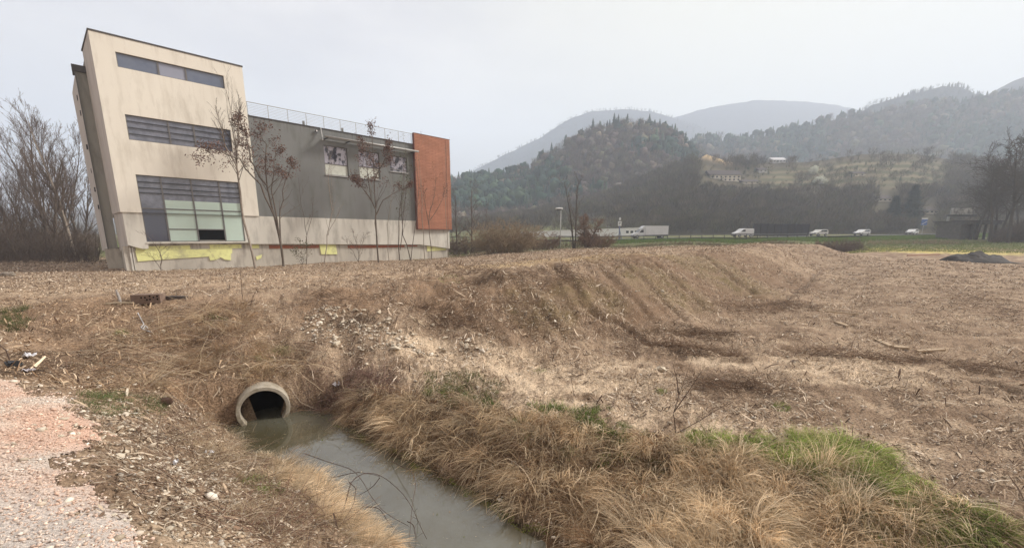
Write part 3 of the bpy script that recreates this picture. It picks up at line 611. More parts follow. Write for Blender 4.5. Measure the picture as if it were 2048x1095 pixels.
# roof railing
rl = bp(MB().tube([(10.32, .18, 11.05), (26.05, .18, 11.05)], .028, 6), "roof_railing", M_steel)
for k in range(11):
    s = 10.38 + k * (25.98 - 10.38) / 10; MB().box(s - .018, s + .018, .16, .20, 10.002, 11.03).build("railing_post", M_steel, rl, off=OFF)
m = MB()
for k in range(7): m.tube([(10.35, .18, 10.13 + k * .125), (26.02, .18, 10.13 + k * .125)], .0105, 4, False)
m.build("railing_wire", M_steel, rl, off=OFF)
for s in (14.85, 18.45): bp(MB().box(s, s + .16, .5, .66, 9.93, 10.42), "roof_stub", M("stub_grey", (.22, .22, .21), .7))
m = MB().box(15.72, 15.90, -.10, .02, 9.52, 9.72).box(15.78, 15.84, .02, .118, 9.6, 9.66); fl = bp(m, "floodlight", M_dark)
MB().box(15.745, 15.875, -.112, -.103, 9.545, 9.69).build("floodlight_glass", M("lamp_glass", (.6, .6, .6), .1), fl, off=OFF)
# exposed insulation and brick along the foot
def ins(pts, y=.34): return bp(MB().prism(pts, 'y', y, .398), "insulation_board", M_insul)
ins([(1.9, -.74), (5.2, -.70), (5.2, -1.00), (1.9, -1.02)], .345); ins([(1.85, -1.03), (8.05, -1.01), (8.0, -1.42), (6.55, -1.62), (4.2, -1.72), (1.9, -1.85)], .33)
ins([(6.5, -.66), (8.75, -.66), (8.75, -.98), (6.5, -1.0)], .35); ins([(6.35, -1.64), (7.9, -1.44), (7.85, -1.98), (7.45, -1.95), (7.15, -1.72), (6.85, -1.9), (6.4, -1.95)], .32)
ins([(9.55, -.72), (10.1, -.72), (10.1, -1.0), (9.55, -1.02)]); ins([(9.75, -1.75), (10.25, -1.6), (10.15, -1.9), (9.8, -2.05)])
ins([(15.3, -.78), (16.9, -.80), (16.95, -1.75), (15.4, -1.72)], .31); ins([(27.6, -1.08), (30.3, -1.46), (30.3, -1.62), (27.6, -1.72)], .345)
for a, b, zt, zb in ((10.9, 15.25, -.76, -1.08), (18.1, 24.6, -.88, -1.18), (25.0, 26.3, -.93, -1.12)): bp(MB().prism([(a, zb), (b, zb - .02), (b, zt - .05), (a, zt)], 'y', .36, .398), "brick_course", M_brick)

# ------------------------------------------------------------------ culvert pipe
ang = math.atan2(PIPE_AX[1], PIPE_AX[0])
cul = empty("culvert_pipe", (PIPE_C[0], PIPE_C[1], PIPE_C[2] - .5), "grey concrete culvert pipe mouth opening onto the ditch water", "pipe", rz=ang)
m = MB(); K = 48; prof = [(.10, .385), (.105, .393), (.105, .45), (.09, .46), (-3, .46), (-3, .385)]
for i, (x, r_) in enumerate(prof):
    for j in range(K): m.v.append((x, r_ * cos(2 * pi * j / K), .5 + r_ * sin(2 * pi * j / K)))
for i in range(len(prof)):
    for j in range(K):
        a = (i % 6) * K; b = ((i + 1) % 6) * K; m.f.append((a + j, a + (j + 1) % K, b + (j + 1) % K, b + j))
m.build("pipe_ring", M("pipe_concrete", (.44, .40, .33), .9, col2=(.33, .29, .23), scale=6, bump=.4, bscale=40, col3=(.22, .19, .13), scale3=3), cul)
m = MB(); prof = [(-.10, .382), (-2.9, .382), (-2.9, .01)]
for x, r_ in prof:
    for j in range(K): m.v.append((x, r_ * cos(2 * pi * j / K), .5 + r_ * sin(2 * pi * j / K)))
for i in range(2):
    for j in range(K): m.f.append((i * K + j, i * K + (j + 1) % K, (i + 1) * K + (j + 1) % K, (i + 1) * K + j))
m.build("pipe_bore_shade", M("shaded_bore", (.035, .03, .022), .5, col2=(.06, .05, .035), scale=3), cul)  # added inner tube; its dark colour paints the shade inside the pipe
# ------------------------------------------------------------------ plants
def tubes(polys, k):
    """polylines (pts, radii) -> vertices and faces of tapering tubes"""
    Vs, Fs, base = [], [], 0; groups = {}
    for p, r in polys: groups.setdefault(len(p), []).append((p, r))
    for m, g in groups.items():
        P = np.array([q[0] for q in g], float); R_ = np.array([q[1] for q in g], float); n = len(g)
        T = np.empty_like(P); T[:, 1:-1] = P[:, 2:] - P[:, :-2]; T[:, 0] = P[:, 1] - P[:, 0]; T[:, -1] = P[:, -1] - P[:, -2]
        T /= np.linalg.norm(T, axis=2, keepdims=True) + 1e-9
        a = np.cross(T, np.array([.31, .17, .2]) + np.array([0, 0, .9]) * (np.abs(T[..., 2:3]) < .9)); a /= np.linalg.norm(a, axis=2, keepdims=True) + 1e-9; b = np.cross(T, a)
        th = np.arange(k) * 2 * pi / k
        V = P[:, :, None, :] + R_[:, :, None, None] * (np.cos(th)[:, None] * a[:, :, None, :] + np.sin(th)[:, None] * b[:, :, None, :])
        id_ = base + np.arange(n * m * k).reshape(n, m, k); nx = np.roll(id_, -1, 2)
        Fs.append(np.stack([id_[:, :-1], nx[:, :-1], nx[:, 1:], id_[:, 1:]], -1).reshape(-1, 4)); Vs.append(V.reshape(-1, 3)); base += n * m * k
    return np.concatenate(Vs), np.concatenate(Fs)
def wander(p, d, L, n, wig, up, R):
    pts = [np.array(p, float)]; d = np.array(d, float)
    for _ in range(n):
        d = d + R.normal(size=3) * wig + np.array([0, 0, up]); d /= np.linalg.norm(d); pts.append(pts[-1] + d * L / n)
    return np.array(pts)
def skeleton(R, stems, levels, kids, ratio, angle, up, wig=.12, rt=.5, start=.25, rmin=.004, npt=5):
    """stems: list of (pts, r0). returns trunk polys, twig polys, tips"""
    trunk = []; twigs = []; tips = []
    cur = []
    for pts, r0 in stems:
        pts = np.asarray(pts, float); t = np.linspace(0, 1, len(pts)); rad_ = np.maximum(r0 * (1 - .82 * t), rmin); trunk.append((pts, rad_))
        cur.append((pts, rad_, np.linalg.norm(np.diff(pts, axis=0), axis=1).sum()))
    for lv in range(levels):
        nxt = []
        for pts, rad_, L in cur:
            n = kids[lv] if lv == 0 else max(1, int(R.poisson(kids[lv])))
            for i in range(n):
                t = start + (1 - start) * (i + R.random()) / n if lv == 0 else .2 + .8 * R.random()
                x = t * (len(pts) - 1); j = min(int(x), len(pts) - 2); f = x - j; p = pts[j] * (1 - f) + pts[j + 1] * f; rr_ = rad_[j] * (1 - f) + rad_[j + 1] * f
                d = pts[j + 1] - pts[j]; d /= np.linalg.norm(d) + 1e-9
                s = np.cross(d, R.normal(size=3)); s /= np.linalg.norm(s) + 1e-9
                a = angle * (.7 + .6 * R.random()); dd = d * cos(a) + s * sin(a)
                l = L * ratio * (.6 + .7 * R.random()) * (1.15 - .6 * t if lv == 0 else 1)
                q = wander(p, dd, l, npt - 1 if lv < levels - 1 else 3, wig, up, R)
                ra = np.maximum(rr_ * rt * np.linspace(1, .3, len(q)), rmin * (1 if lv < levels - 1 else .8)); twigs.append((q, ra)); nxt.append((q, ra, l))
                if lv >= levels - 2: tips.append(q[-1]); tips.append(q[len(q) // 2])
        cur = nxt
    return trunk, twigs, np.array(tips)
M_bark = M("bark", (.16, .13, .105), .95, col2=(.10, .08, .065), scale=6)
M_darkbark = M("dark_bark", (.10, .088, .075), .95, col2=(.07, .06, .052), scale=3)
M_barkp = M("pale_bark", (.36, .31, .26), .9, col2=(.24, .20, .165), scale=5)
M_twig = M("twigs", (.17, .13, .105), .95, col2=(.12, .09, .075), scale=2)
M_twigr = M("red_twigs", (.24, .155, .11), .95, col2=(.15, .095, .07), scale=2)
M_dead = M("dead_leaves", (.20, .125, .095), .9, col2=(.12, .07, .06), scale=6, spec=.1)
M_creep = M("dead_creeper", (.27, .175, .115), .9, col2=(.17, .11, .075), scale=5, spec=.1)
M_olive = M("small_green_leaves", (.12, .125, .06), .8, col2=(.07, .085, .04), scale=5)
def leaf_mesh(name, P, size, mat, droop=.6):
    n = len(P); d = rng.normal(size=(n, 3)); d[:, 2] -= droop; d, a, b = frame(d); tw = rng.random((n, 1)) * 2 * pi; s = a * np.cos(tw) + b * np.sin(tw)
    L = (size * (.6 + .8 * rng.random(n)))[:, None]; V = np.stack([P, P + d * L * .5 + s * L * .26, P + d * L, P + d * L * .5 - s * L * .26], 1).reshape(-1, 3)
    return mesh_np(name, V, [np.arange(n * 4).reshape(-1, 4)], mat)
def plant(name, label, cat, group, base, sk, mt=M_bark, mc=M_twig, kt=6, kc=3, leaf=None, rz=0, trunk_name="trunk", crown_name="branches"):
    tr, tw, tips = sk; root = empty(name, tuple(base), label, cat, group, rz)
    V, Fq = tubes(tr, kt); link(trunk_name, mesh_np(trunk_name, V, [Fq], mt, None, True), root)
    if tw: V, Fq = tubes(tw, kc); link(crown_name, mesh_np(crown_name, V, [Fq], mc), root)
    if leaf:
        m_, size, per, sel = leaf; T = tips[sel(tips)]; P = np.repeat(T, per, 0) + rng.normal(size=(len(T) * per, 3)) * size * 1.1
        if len(P): link("leaves", leaf_mesh("leaves", P, size, m_), root)
    return root
# saplings in front of the building: stems follow the photo, standing 1-3 m before the wall
def wall_pt(px, py, off): d = ray(px, py); return d * ((-DB + off) / (NB @ d))
def sapling(label, stems, off, r0, kids, ratio=.3, angle=.5, up=.05, leaf=None, mt=M_bark, mc=M_twig, levels=2, start=.35, group="saplings along the building", wig=.14):
    R = np.random.default_rng(abs(hash(label)) % 1000 if False else len(label) * 37 + int(stems[0][0][0])); W = []
    bs = wall_pt(*stems[0][0], off); base = np.array([bs[0], bs[1], float(zg(bs[0], bs[1]))])
    for k, st in enumerate(stems):
        P = np.array([wall_pt(*q, off + .25 * i * ((k % 3) - 1) * .5) for i, q in enumerate(st)]) - base; P[0, 2] = min(P[0, 2], -.1) if k == 0 else P[0, 2]
        # resample the stem smoothly
        tt = np.linspace(0, len(P) - 1, 3 * (len(P) - 1) + 1); P = np.stack([np.interp(tt, np.arange(len(P)), P[:, i]) for i in range(3)], 1); P[1:-1] += R.normal(size=(len(P) - 2, 3)) * .05
        W.append((P, r0 * (1 if k == 0 else .75)))
    sk = skeleton(R, W, levels, kids, ratio, angle, up, wig, start=start, rmin=.006)
    return plant("sapling", label, "sapling", group, base, sk, mt, mc, 5, 3, leaf)
topz = lambda f: (lambda T: T[:, 2] > np.quantile(T[:, 2], f))
allz = lambda T: rng.random(len(T)) < .6
sapling("tall bare sapling leaning left across the big window to the tower", [[(511, 537), (488, 440), (477, 350), (470, 290), (452, 180)], [(477, 350), (452, 290), (430, 215)], [(472, 300), (478, 240), (478, 200)]], 2.2, .10, (22, 5), .27, .4, .10, mt=M_barkp, mc=M_bark, start=.45)
sapling("sapling holding dark dead leaves beside the tower edge, stems fanning left", [[(567, 533), (552, 440), (533, 370), (530, 290), (520, 262)], [(567, 533), (558, 440), (565, 380), (580, 330)], [(552, 440), (520, 370), (480, 320), (440, 303), (405, 307)], [(533, 370), (500, 320), (490, 265), (478, 235)], [(558, 470), (545, 380), (552, 300)]], 2.6, .10, (13, 4), .2, .6, .02, leaf=(M_dead, .145, 7, topz(.25)))
sapling("thin bare sapling between the leafy sapling and first hall window", [[(648, 525), (656, 470), (664, 420), (662, 340)], [(656, 470), (672, 440), (682, 410)], [(664, 420), (655, 360), (660, 310)]], 2.0, .05, (10, 3), .28, .4, .08, mt=M_barkp, mc=M_barkp)
sapling("tall sapling with brown leaf clusters before the middle hall window", [[(757, 522), (752, 440), (749, 360), (744, 255)], [(755, 500), (750, 420), (735, 350), (728, 280)], [(752, 430), (765, 400), (800, 380), (820, 372)], [(752, 420), (730, 380), (705, 355)], [(749, 360), (770, 320), (780, 285)]], 3.0, .09, (14, 4), .2, .6, .03, leaf=(M_dead, .14, 7, topz(.25)))
sapling("slender sapling with olive leaves before the last hall window", [[(800, 521), (797, 440), (806, 380), (812, 300)], [(800, 500), (808, 430), (818, 340)]], 2.2, .06, (16, 4), .22, .5, .05, leaf=(M_olive, .13, 2, allz))
sapling("twin stemmed bare sapling right of the brown leaf clusters", [[(822, 520), (806, 470), (802, 400), (808, 330)], [(822, 520), (830, 450), (838, 380), (832, 300)]], 2.4, .06, (12, 3), .25, .45, .08)
sapling("pale slim sapling before left edge of terracotta panel", [[(850, 518), (845, 440), (842, 380), (836, 300)]], 2.0, .05, (9, 2), .2, .4, .1, mt=M_barkp, mc=M_barkp)
sapling("reddish twiggy sapling in the middle of terracotta panel", [[(863, 517), (858, 440), (868, 390), (872, 350)], [(858, 450), (850, 400), (846, 370)], [(860, 440), (885, 400), (893, 370)]], 2.2, .05, (14, 4), .25, .6, .04, mc=M_twigr, leaf=(M_dead, .10, 1, topz(.2)))
sapling("pale slim sapling before right edge of terracotta panel", [[(897, 514), (893, 430), (893, 360), (891, 290)]], 1.8, .045, (8, 2), .2, .4, .1, mt=M_barkp, mc=M_barkp)
sapling("thin dark sapling splitting over grey wall near the concrete band", [[(612, 530), (612, 470), (604, 410), (596, 350)], [(612, 480), (622, 440), (628, 400)]], 1.6, .035, (9, 3), .25, .5, .06)
sapling("low shrub with small dark leaves under the brick strip", [[(603, 530), (602, 505), (598, 480)], [(603, 530), (612, 505), (616, 490)], [(603, 530), (592, 510), (590, 495)]], 2.2, .02, (10, 3), .35, .6, .05, leaf=(M_olive, .12, 2, allz), start=.1)
sapling("low arching twiggy shrub against yellow insulation boards", [[(322, 539), (322, 505), (302, 480), (292, 470)], [(322, 539), (320, 508), (335, 490)], [(322, 539), (308, 515), (290, 505)]], 1.6, .03, (8, 3), .35, .6, .03, start=.2)
sapling("bushy bare shrub with fine twigs before pale hall foundation", [[(716, 522), (714, 490), (706, 465)], [(716, 522), (722, 490), (730, 470)], [(716, 522), (700, 495), (688, 480)]], 2.0, .03, (10, 4), .35, .6, .04, leaf=(M_dead, .07, 1, allz), start=.15)
sapling("straight thin sapling rising before third hall window sill", [[(778, 521), (776, 450), (783, 390), (780, 340)]], 1.7, .035, (9, 3), .22, .45, .08, mt=M_barkp)
# --- bare trees left of the building
def tree_proto(name, label, cat, group, h, R, spread=.35, stems=1, kids=(16, 5, 3), ratio=.34, ang=.55, up=.06, r0=.16, mt=M_bark, mc=M_twig, rmin=.008, base=(0, 0, 0), start=.22, leaf=None):
    st = []
    for k in range(stems):
        d = np.array([R.normal() * spread * (stems > 1) * .6, R.normal() * spread * (stems > 1) * .6, 1.0]); st.append((wander((R.normal() * .1 * (stems > 1), R.normal() * .1 * (stems > 1), -.2), d, h * (.85 + .25 * R.random()), 7, .05, .04, R), r0 * (.7 + .4 * R.random())))
    return plant(name, label, cat, group, base, skeleton(R, st, len(kids), kids, ratio, ang, up, .13, .5, start, rmin), mt, mc, 6, 3, leaf)
def at(px, Y): P = at_y(px, 500, Y); return np.array([P[0], Y, float(zg(P[0], Y)) - .05])
R5 = np.random.default_rng(5)
protos = [tree_proto("bare_tree", "x", "tree", "bare trees left of the building", 12, np.random.default_rng(20 + i), stems=(1, 2, 2)[i], kids=(30, 7, 4), ratio=.36, ang=.45, up=.12, mt=(M_barkp, M_bark, M_bark)[i]) for i in range(3)]
first = [True] * 3
LT = [(148, 47, 0, 1.30, "tallest pale bare tree rising close beside the tower"), (118, 50, 1, 1.28, "tall forked bare tree second out from the tower"), (95, 46, 2, .98, "forked bare tree in the middle of left thicket"),
      (60, 50, 1, .80, "shorter spreading bare tree left of thicket middle"), (28, 44, 2, .78, "bare tree with wide crown near left picture edge"), (4, 48, 0, .74, "bare tree cut by the left picture edge"), (170, 56, 2, 1.0, "bare tree half hidden behind the tower flank"), (-40, 46, 1, .9, "bare tree just beyond the left picture edge"), (132, 60, 1, 1.35, "tall rear tree between the two tallest bare trees"), (78, 58, 0, 1.0, "slim rear tree behind the forked thicket tree"), (40, 60, 2, .95, "rear tree near the left picture edge behind thicket")]
for i, (px, Y, k, sc, lab) in enumerate(LT):
    o = protos[k] if first[k] else copy_tree(protos[k]); first[k] = False
    o.location = at(px, Y); o.rotation_euler = (0, 0, 1.3 * i); o.scale = (sc, sc, sc); o["label"] = lab
# dense undergrowth below them: one tangle nobody could count
def thicket(name, P, hgt, n, mat, lean=.35, rt=.012, seg=4):
    x = P[:, 0]; y = P[:, 1]; z = zg(x, y); pol = []
    for i in range(len(P)):
        d = np.array([rng.normal() * lean, rng.normal() * lean, 1]); L = hgt[i] * (.6 + .6 * rng.random())
        q = wander((x[i], y[i], z[i] - .05), d, L, seg, .2, .02, rng); pol.append((q, rt * np.linspace(1, .35, seg + 1)))
        for _ in range(n):
            t = .2 + .75 * rng.random(); j = min(int(t * seg), seg - 1); dd = (q[j + 1] - q[j]) / (L / seg) + rng.normal(size=3) * .6
            pol.append((wander(q[j], dd / np.linalg.norm(dd), L * (.2 + .3 * rng.random()), seg, .2, .03, rng), rt * .6 * np.linspace(1, .4, seg + 1)))
    V, Fq = tubes(pol, 3); return stuff(name, mesh_np(name, V, [Fq], mat))
def strip(px0, px1, Y0, Y1, n):
    px = rng.uniform(px0, px1, n); Y = rng.uniform(Y0, Y1, n); return np.stack([(px - CX) / F / (FW[1] + .1 * 0) * Y / 1.0 * .985, Y], 1)
M_thick = M("thicket_stems", (.155, .12, .095), .95, col2=(.095, .073, .058), scale=.7)
P = strip(-60, 208, 42, 66, 1500); hh = np.clip(3.6 + 2.4 * fbm(P[:, 0] * .25, P[:, 1] * .25, 3), 1.2, 7); thicket("undergrowth", P, hh, 7, M_thick, .3, .03)
P = strip(-60, 215, 39, 45, 260); thicket("dry_brush", P, np.full(260, 1.1), 5, M_twig, .6, .012)
# --- trees and brush right of the building
b = tree_proto("bare_tree", "dark trunked bare tree right of the terracotta corner", "tree", "bare trees right of the building", 8.8, np.random.default_rng(41), kids=(24, 6, 3), ratio=.32, ang=.7, up=.06, r0=.16, base=at(943, 63)); 
for px, Y, sc, lab in ((915, 66, .95, "bare tree partly hidden by the terracotta corner"), (975, 70, .72, "low bare tree between dark trunked tree and tan bush")):
    o = copy_tree(b); o.location = at(px, Y); o.scale = (sc,) * 3; o.rotation_euler = (0, 0, Y); o["label"] = lab
tree_proto("slender_tree", "slender bare tree standing just right of the street lamp", "tree", None, 9.2, np.random.default_rng(43), kids=(20, 5, 3), ratio=.22, ang=.5, up=.1, r0=.17, mt=M_darkbark, mc=M_bark, base=at(1150, 56), stems=2, spread=.12, rmin=.014)
tree_proto("ivy_tree", "broken tree smothered in reddish brown dead creeper", "tree", None, 5.0, np.random.default_rng(44), kids=(40, 9, 4), ratio=.3, ang=1.0, up=-.08, r0=.2, mc=M_twigr, base=at(1172, 57), stems=3, spread=.5, leaf=(M_creep, .10, 1, lambda T: rng.random(len(T)) < .3))
def bush(label, px, Y, h, w, seed, mc, n=70, grp="bare bushes right of the building", leaf=None, name="bush"):
    R = np.random.default_rng(seed); st = []
    for i in range(n):
        a = R.random() * 2 * pi; q = R.random() ** .5 * w * .32; d = np.array([cos(a) * R.random() * .9, sin(a) * R.random() * .9, 1]); st.append((wander((q * cos(a), q * sin(a), -.1), d, h * (.7 + .5 * R.random()), 6, .16, -.05, R), .03))
    return plant(name, label, "bush", grp, at(px, Y), skeleton(R, st, 2, (9, 4), .35, .8, -.02, .2, .7, .2, .015), mc, mc, 4, 3, leaf, trunk_name="stems", crown_name="twigs")
M_tan = M("tan_twigs", (.34, .265, .18), .95, col2=(.22, .165, .11), scale=1.5)
bush("big rounded tan bush of tangled stems left of the lamp", 1012, 53, 3.7, 7.5, 51, M_tan, 170)
bush("low brown bush against the terracotta corner", 930, 58, 2.6, 5, 52, M_twig, 60)
bush("low brown bush between the lamp and creeper covered tree", 1090, 60, 2.3, 5.5, 53, M_twigr, 60)
bush("dark bramble bush below the creeper covered tree", 1190, 57, 2.2, 5, 54, M_twigr, 60)
bush("brown leafless bush at end of the earth bank", 1668, 62, 1.9, 4.5, 55, M_twig, 60)
bush("brown thorny bush on grass right of the bank end", 1705, 66, 2.0, 4, 56, M_twig, 50)
bush("reddish bush in front of parked estate car", 1645, 66, 1.6, 4, 57, M_twigr, 50)
P = strip(1205, 1690, 62, 69, 1500); thicket("bramble_strip", P, np.full(1500, .8), 4, M("bramble", (.19, .125, .085), .95, col2=(.10, .07, .05), scale=.8), .8, .014)
P = strip(890, 1200, 58, 68, 900); thicket("scrub", P, np.full(900, 1.3), 4, M_twig, .5, .016)
P = strip(1720, 1900, 76, 84, 500); thicket("dead_weeds", P, np.full(500, .9), 4, M_tan, .6, .014)
# --- big trees at the right edge
RP = tree_proto("bare_tree", "big dark forked tree standing beside the dark shed at right", "tree", "large trees at the right edge", 15, np.random.default_rng(61), kids=(22, 7, 5), ratio=.42, ang=.8, up=.05, r0=.42, base=at(1975, 88), stems=1, start=.3, mt=M_darkbark, mc=M_darkbark, rmin=.026)
RP["label"] = "crooked bare tree just right of the billboard"
for px, Y, sc, rz, lab in ((2012, 84, 1.12, 2.0, "tallest dark trunked bare tree near the right picture edge"), (2042, 90, 1.1, 4.1, "bare tree cut by the right picture edge"), (1948, 95, .82, 5.0, "bare tree rising behind the dark shed"), (2085, 86, 1.1, 1.0, "bare tree just beyond the right picture edge"), (1995, 100, .95, 3.0, "rear bare tree between the two trunks at right"), (2028, 104, 1.0, .4, "rear bare tree right of the tallest dark trunk"), (1962, 104, .8, 2.4, "smaller rear bare tree behind the shed roof"), (1985, 96, .9, 1.7, "bare tree crowding close behind the crooked one"), (2030, 97, 1.0, 3.6, "bare tree with low fork between tallest and cut trees"), (2052, 100, 1.05, .9, "rear bare tree at the very right picture edge"), (1940, 108, .7, 4.4, "small far bare tree left of the shed posts")):
    o = copy_tree(RP); o.location = at(px, Y); o.scale = (sc,) * 3; o.rotation_euler = (0, 0, rz); o["label"] = lab
P = strip(1960, 2130, 84, 98, 1100); thicket("hedge_growth", P, np.clip(2.4 + 2.2 * fbm(P[:, 0] * .2, P[:, 1] * .2, 2) + (P[:, 0] / P[:, 1] - 1.17) * 30, .8, 9), 8, M_thick, .35, .04)
# ------------------------------------------------------------------ hills and their woods
HILLS = {}
def hill(name, sil, Yr, Yf, zf, px0, px1, colf, ease=1.15, rough=.03, back=1.35, nx_=220, nt_=60, bulge=0.0):
    sx = np.array([p[0] for p in sil], float); sy = np.array([p[1] for p in sil], float)
    px = np.linspace(px0, px1, nx_); py = np.interp(px, sx, sy) + 1.5 * noise2(px * .05, px * 0 + Yr); d = ray(px, py); d = d / d[:, 1:2]
    az = ray(px, np.full_like(px, 472.0)); az = az / az[:, 1:2]; zr = d[:, 2] * Yr
    t = np.linspace(0, back, nt_); Y = Yf + t[:, None] * (Yr - Yf) + 0 * px; X = az[:, 0] * Y
    up = np.where(t < 1, np.clip(t, 0, 1) ** ease, 1 - (t - 1) * 1.2)[:, None]
    Z = zf + (zr - zf) * up; amp = rough * (zr.max() - zf) * np.clip(np.minimum(t, 1 - .75 * np.clip(t, 0, 1)), 0, 1)[:, None]
    Z = Z + amp * fbm(X * 6 / Yr, Y * 6 / Yr, 4) + bulge * np.sin(np.clip(t, 0, 1) * pi)[:, None]
    Vh = np.stack([X, Y, Z], -1).reshape(-1, 3); ii = np.arange(nx_ * nt_).reshape(nt_, nx_)
    cc = colf(np.broadcast_to(px, X.shape), np.broadcast_to(t[:, None], X.shape), X, Y)
    o = link(name, mesh_np(name, Vh, [np.stack([ii[:-1, :-1], ii[:-1, 1:], ii[1:, 1:], ii[1:, :-1]], -1).reshape(-1, 4)], M_hill, cc.reshape(-1, 3), True)); tag(o, kind="structure")
    HILLS[name] = (px, t, X, Y, Z)
    return o
def on_hill(name, px, t):
    hx, ht, X, Y, Z = HILLS[name]; j = np.clip((px - hx[0]) / (hx[1] - hx[0]), 0, len(hx) - 1.001); i = np.clip(t / ht[1], 0, len(ht) - 1.001)
    a, b = i.astype(int), j.astype(int); u, v = i - a, j - b
    def g(G): return (G[a, b] * (1 - u) + G[a + 1, b] * u) * (1 - v) + (G[a, b + 1] * (1 - u) + G[a + 1, b + 1] * u) * v
    return np.stack([g(X), g(Y), g(Z)], -1)
def hill_px(name, px, py):
    """a spot on a hillside where the view ray of a photo point meets it"""
    t = np.linspace(0, 1.02, 400); P = on_hill(name, np.full(400, float(px)), t); c = np.stack([P @ RT, P @ DN, P @ FW], 1); yy = c[:, 1] / c[:, 2] * F + CY
    k = np.argmax(yy < py) if (yy < py).any() else 399
    return P[k]
M_hill = M("hill_soil", (.85, .85, .85), .95, col2=(1.15, 1.15, 1.15), scale=.05, attr=True, spec=.05)
def flat(c, c2=None):
    def f(px, t, X, Y):
        k = np.clip(.5 + fbm(X * .012, Y * .012, 4), 0, 1)[..., None]; return np.array(c) * (1 - k) + np.array(c2 or c) * k
    return f
def foot_col(px, t, X, Y):
    k = np.clip(.5 + fbm(X * .03, Y * .03, 4), 0, 1)[..., None]; c = np.array([.10, .085, .06]) * (1 - k) + np.array([.135, .12, .08]) * k
    ter = np.clip(np.minimum(px - 1480, 1900 - px) / 60, 0, 1) * np.clip((t - .42) * 6, 0, 1) * np.clip((.95 - t) * 8, 0, 1)
    bands = np.clip(.5 + 1.4 * np.sin(t * 70 + 1.2 * noise2(X * .02, Y * .02)), 0, 1)
    tc = np.array([.095, .10, .052]) + (np.array([.235, .20, .13]) - np.array([.095, .10, .052])) * bands[..., None]
    c = c + (tc - c) * (ter * .85)[..., None]
    mead = np.exp(-((px - 1410) / 45) ** 2 - ((t - .985) / .06) ** 2); c = c + (np.array([.52, .38, .22]) - c) * np.clip(mead * 1.3, 0, 1)[..., None]
    low = np.clip((1300 - px) / 150, 0, 1) * np.clip((.5 - t) * 5, 0, 1); return c + (np.array([.20, .21, .10]) - c) * (low * .8)[..., None]
hill("mountain_far_right", [(1850, 230), (1900, 196), (1950, 163), (2010, 136), (2060, 139), (2200, 150), (2400, 200)], 760, 600, -5, 1820, 2400, flat((.10, .10, .10)))
hill("mountain_pale", [(1250, 270), (1320, 236), (1380, 217), (1430, 206), (1480, 197), (1520, 199), (1580, 200), (1640, 207), (1700, 222), (1900, 300)], 1330, 1000, -5, 1240, 1950, flat((.105, .10, .10)))
hill("mountain_left", [(760, 470), (860, 400), (930, 350), (1000, 313), (1080, 273), (1110, 250), (1135, 234), (1180, 219), (1240, 216), (1290, 221), (1330, 233), (1400, 262), (1500, 330), (1600, 400)], 1150, 800, -5, 740, 1600, flat((.085, .085, .09)))
hill("mountain_mid", [(1600, 300), (1700, 208), (1760, 189), (1830, 170), (1866, 171), (1900, 188), (2000, 230), (2200, 300)], 690, 560, -5, 1580, 2200, flat((.085, .09, .08)))
hill("hill_left_low", [(-700, 430), (-300, 435), (0, 430), (200, 425), (500, 430), (700, 428), (860, 400), (950, 420)], 700, 380, -4, -700, 960, flat((.08, .075, .065)))
hill("wooded_ridge", [(1290, 320), (1330, 292), (1380, 280), (1440, 280), (1500, 273), (1560, 258), (1640, 235), (1720, 227), (1800, 211), (1880, 205), (1960, 186), (2048, 179), (2200, 155), (2500, 170)], 540, 330, -3, 1280, 2500, flat((.06, .06, .05), (.10, .085, .08)))
hill("wooded_hill", [(820, 380), (900, 366), (950, 360), (1010, 357), (1060, 336), (1100, 308), (1150, 277), (1200, 259), (1250, 252), (1300, 255), (1340, 270), (1370, 298), (1400, 320), (1450, 330), (1560, 345), (1700, 380)], 350, 215, -2, 800, 1700, flat((.085, .07, .065), (.115, .09, .085)))
hill("foothill", [(860, 462), (950, 450), (1060, 432), (1150, 415), (1230, 385), (1300, 355), (1360, 330), (1400, 307), (1440, 322), (1500, 325), (1600, 322), (1700, 306), (1800, 306), (1900, 322), (2048, 345), (2300, 330), (2500, 340)], 245, 140, 0, 860, 2500, foot_col, 1.1, .02)
# tree shapes for woods seen from hundreds of metres away
def conifer_tpl(R):
    Vs, Fs = [], []; b = 0
    for k in range(6):
        z0 = .12 + .145 * k; r = .17 * (1 - k / 6.8); n = 7
        ringv = [(r * (.75 + .5 * R.random()) * cos(2 * pi * j / n + k), r * (.75 + .5 * R.random()) * sin(2 * pi * j / n + k), z0 - .03 * R.random()) for j in range(n)]
        Vs += ringv + [(0, 0, min(1, z0 + .27))]; Fs += [(b + j, b + (j + 1) % n, b + n) for j in range(n)]; b += n + 1
    return np.array(Vs), np.array(Fs)
def bare_tpl(R, n=64):
    Vs = []
    for _ in range(n):
        a = R.random() * 2 * pi; q = R.random() ** .6; z = .25 + .55 * R.random(); r = .30 * q * (1.15 - abs(z - .55) * 1.3); p = np.array([r * cos(a), r * sin(a), z])
        d = np.array([cos(a) * q * .8, sin(a) * q * .8, 1]) + R.normal(size=3) * .25; d /= np.linalg.norm(d); s = np.cross(d, R.normal(size=3)); s /= np.linalg.norm(s); L = .22 + .16 * R.random(); w_ = .014
        Vs += [p - s * w_, p + s * w_, p + d * L]
    Vs += [(-.012, 0, 0), (.012, 0, 0), (0, 0, .7), (0, -.012, 0), (0, .012, 0), (0, 0, .7)]
    return np.array(Vs), np.arange(len(Vs)).reshape(-1, 3)
def puff_tpl(R):
    v, f = IC1; v = v * (1 + .28 * R.normal(size=(len(v), 1))).clip(.5, 1.5) * np.array([.3, .3, .4]) + np.array([0, 0, .5]); return v, f
CT = [conifer_tpl(np.random.default_rng(i)) for i in range(4)]; BT = [bare_tpl(np.random.default_rng(i)) for i in range(4)]
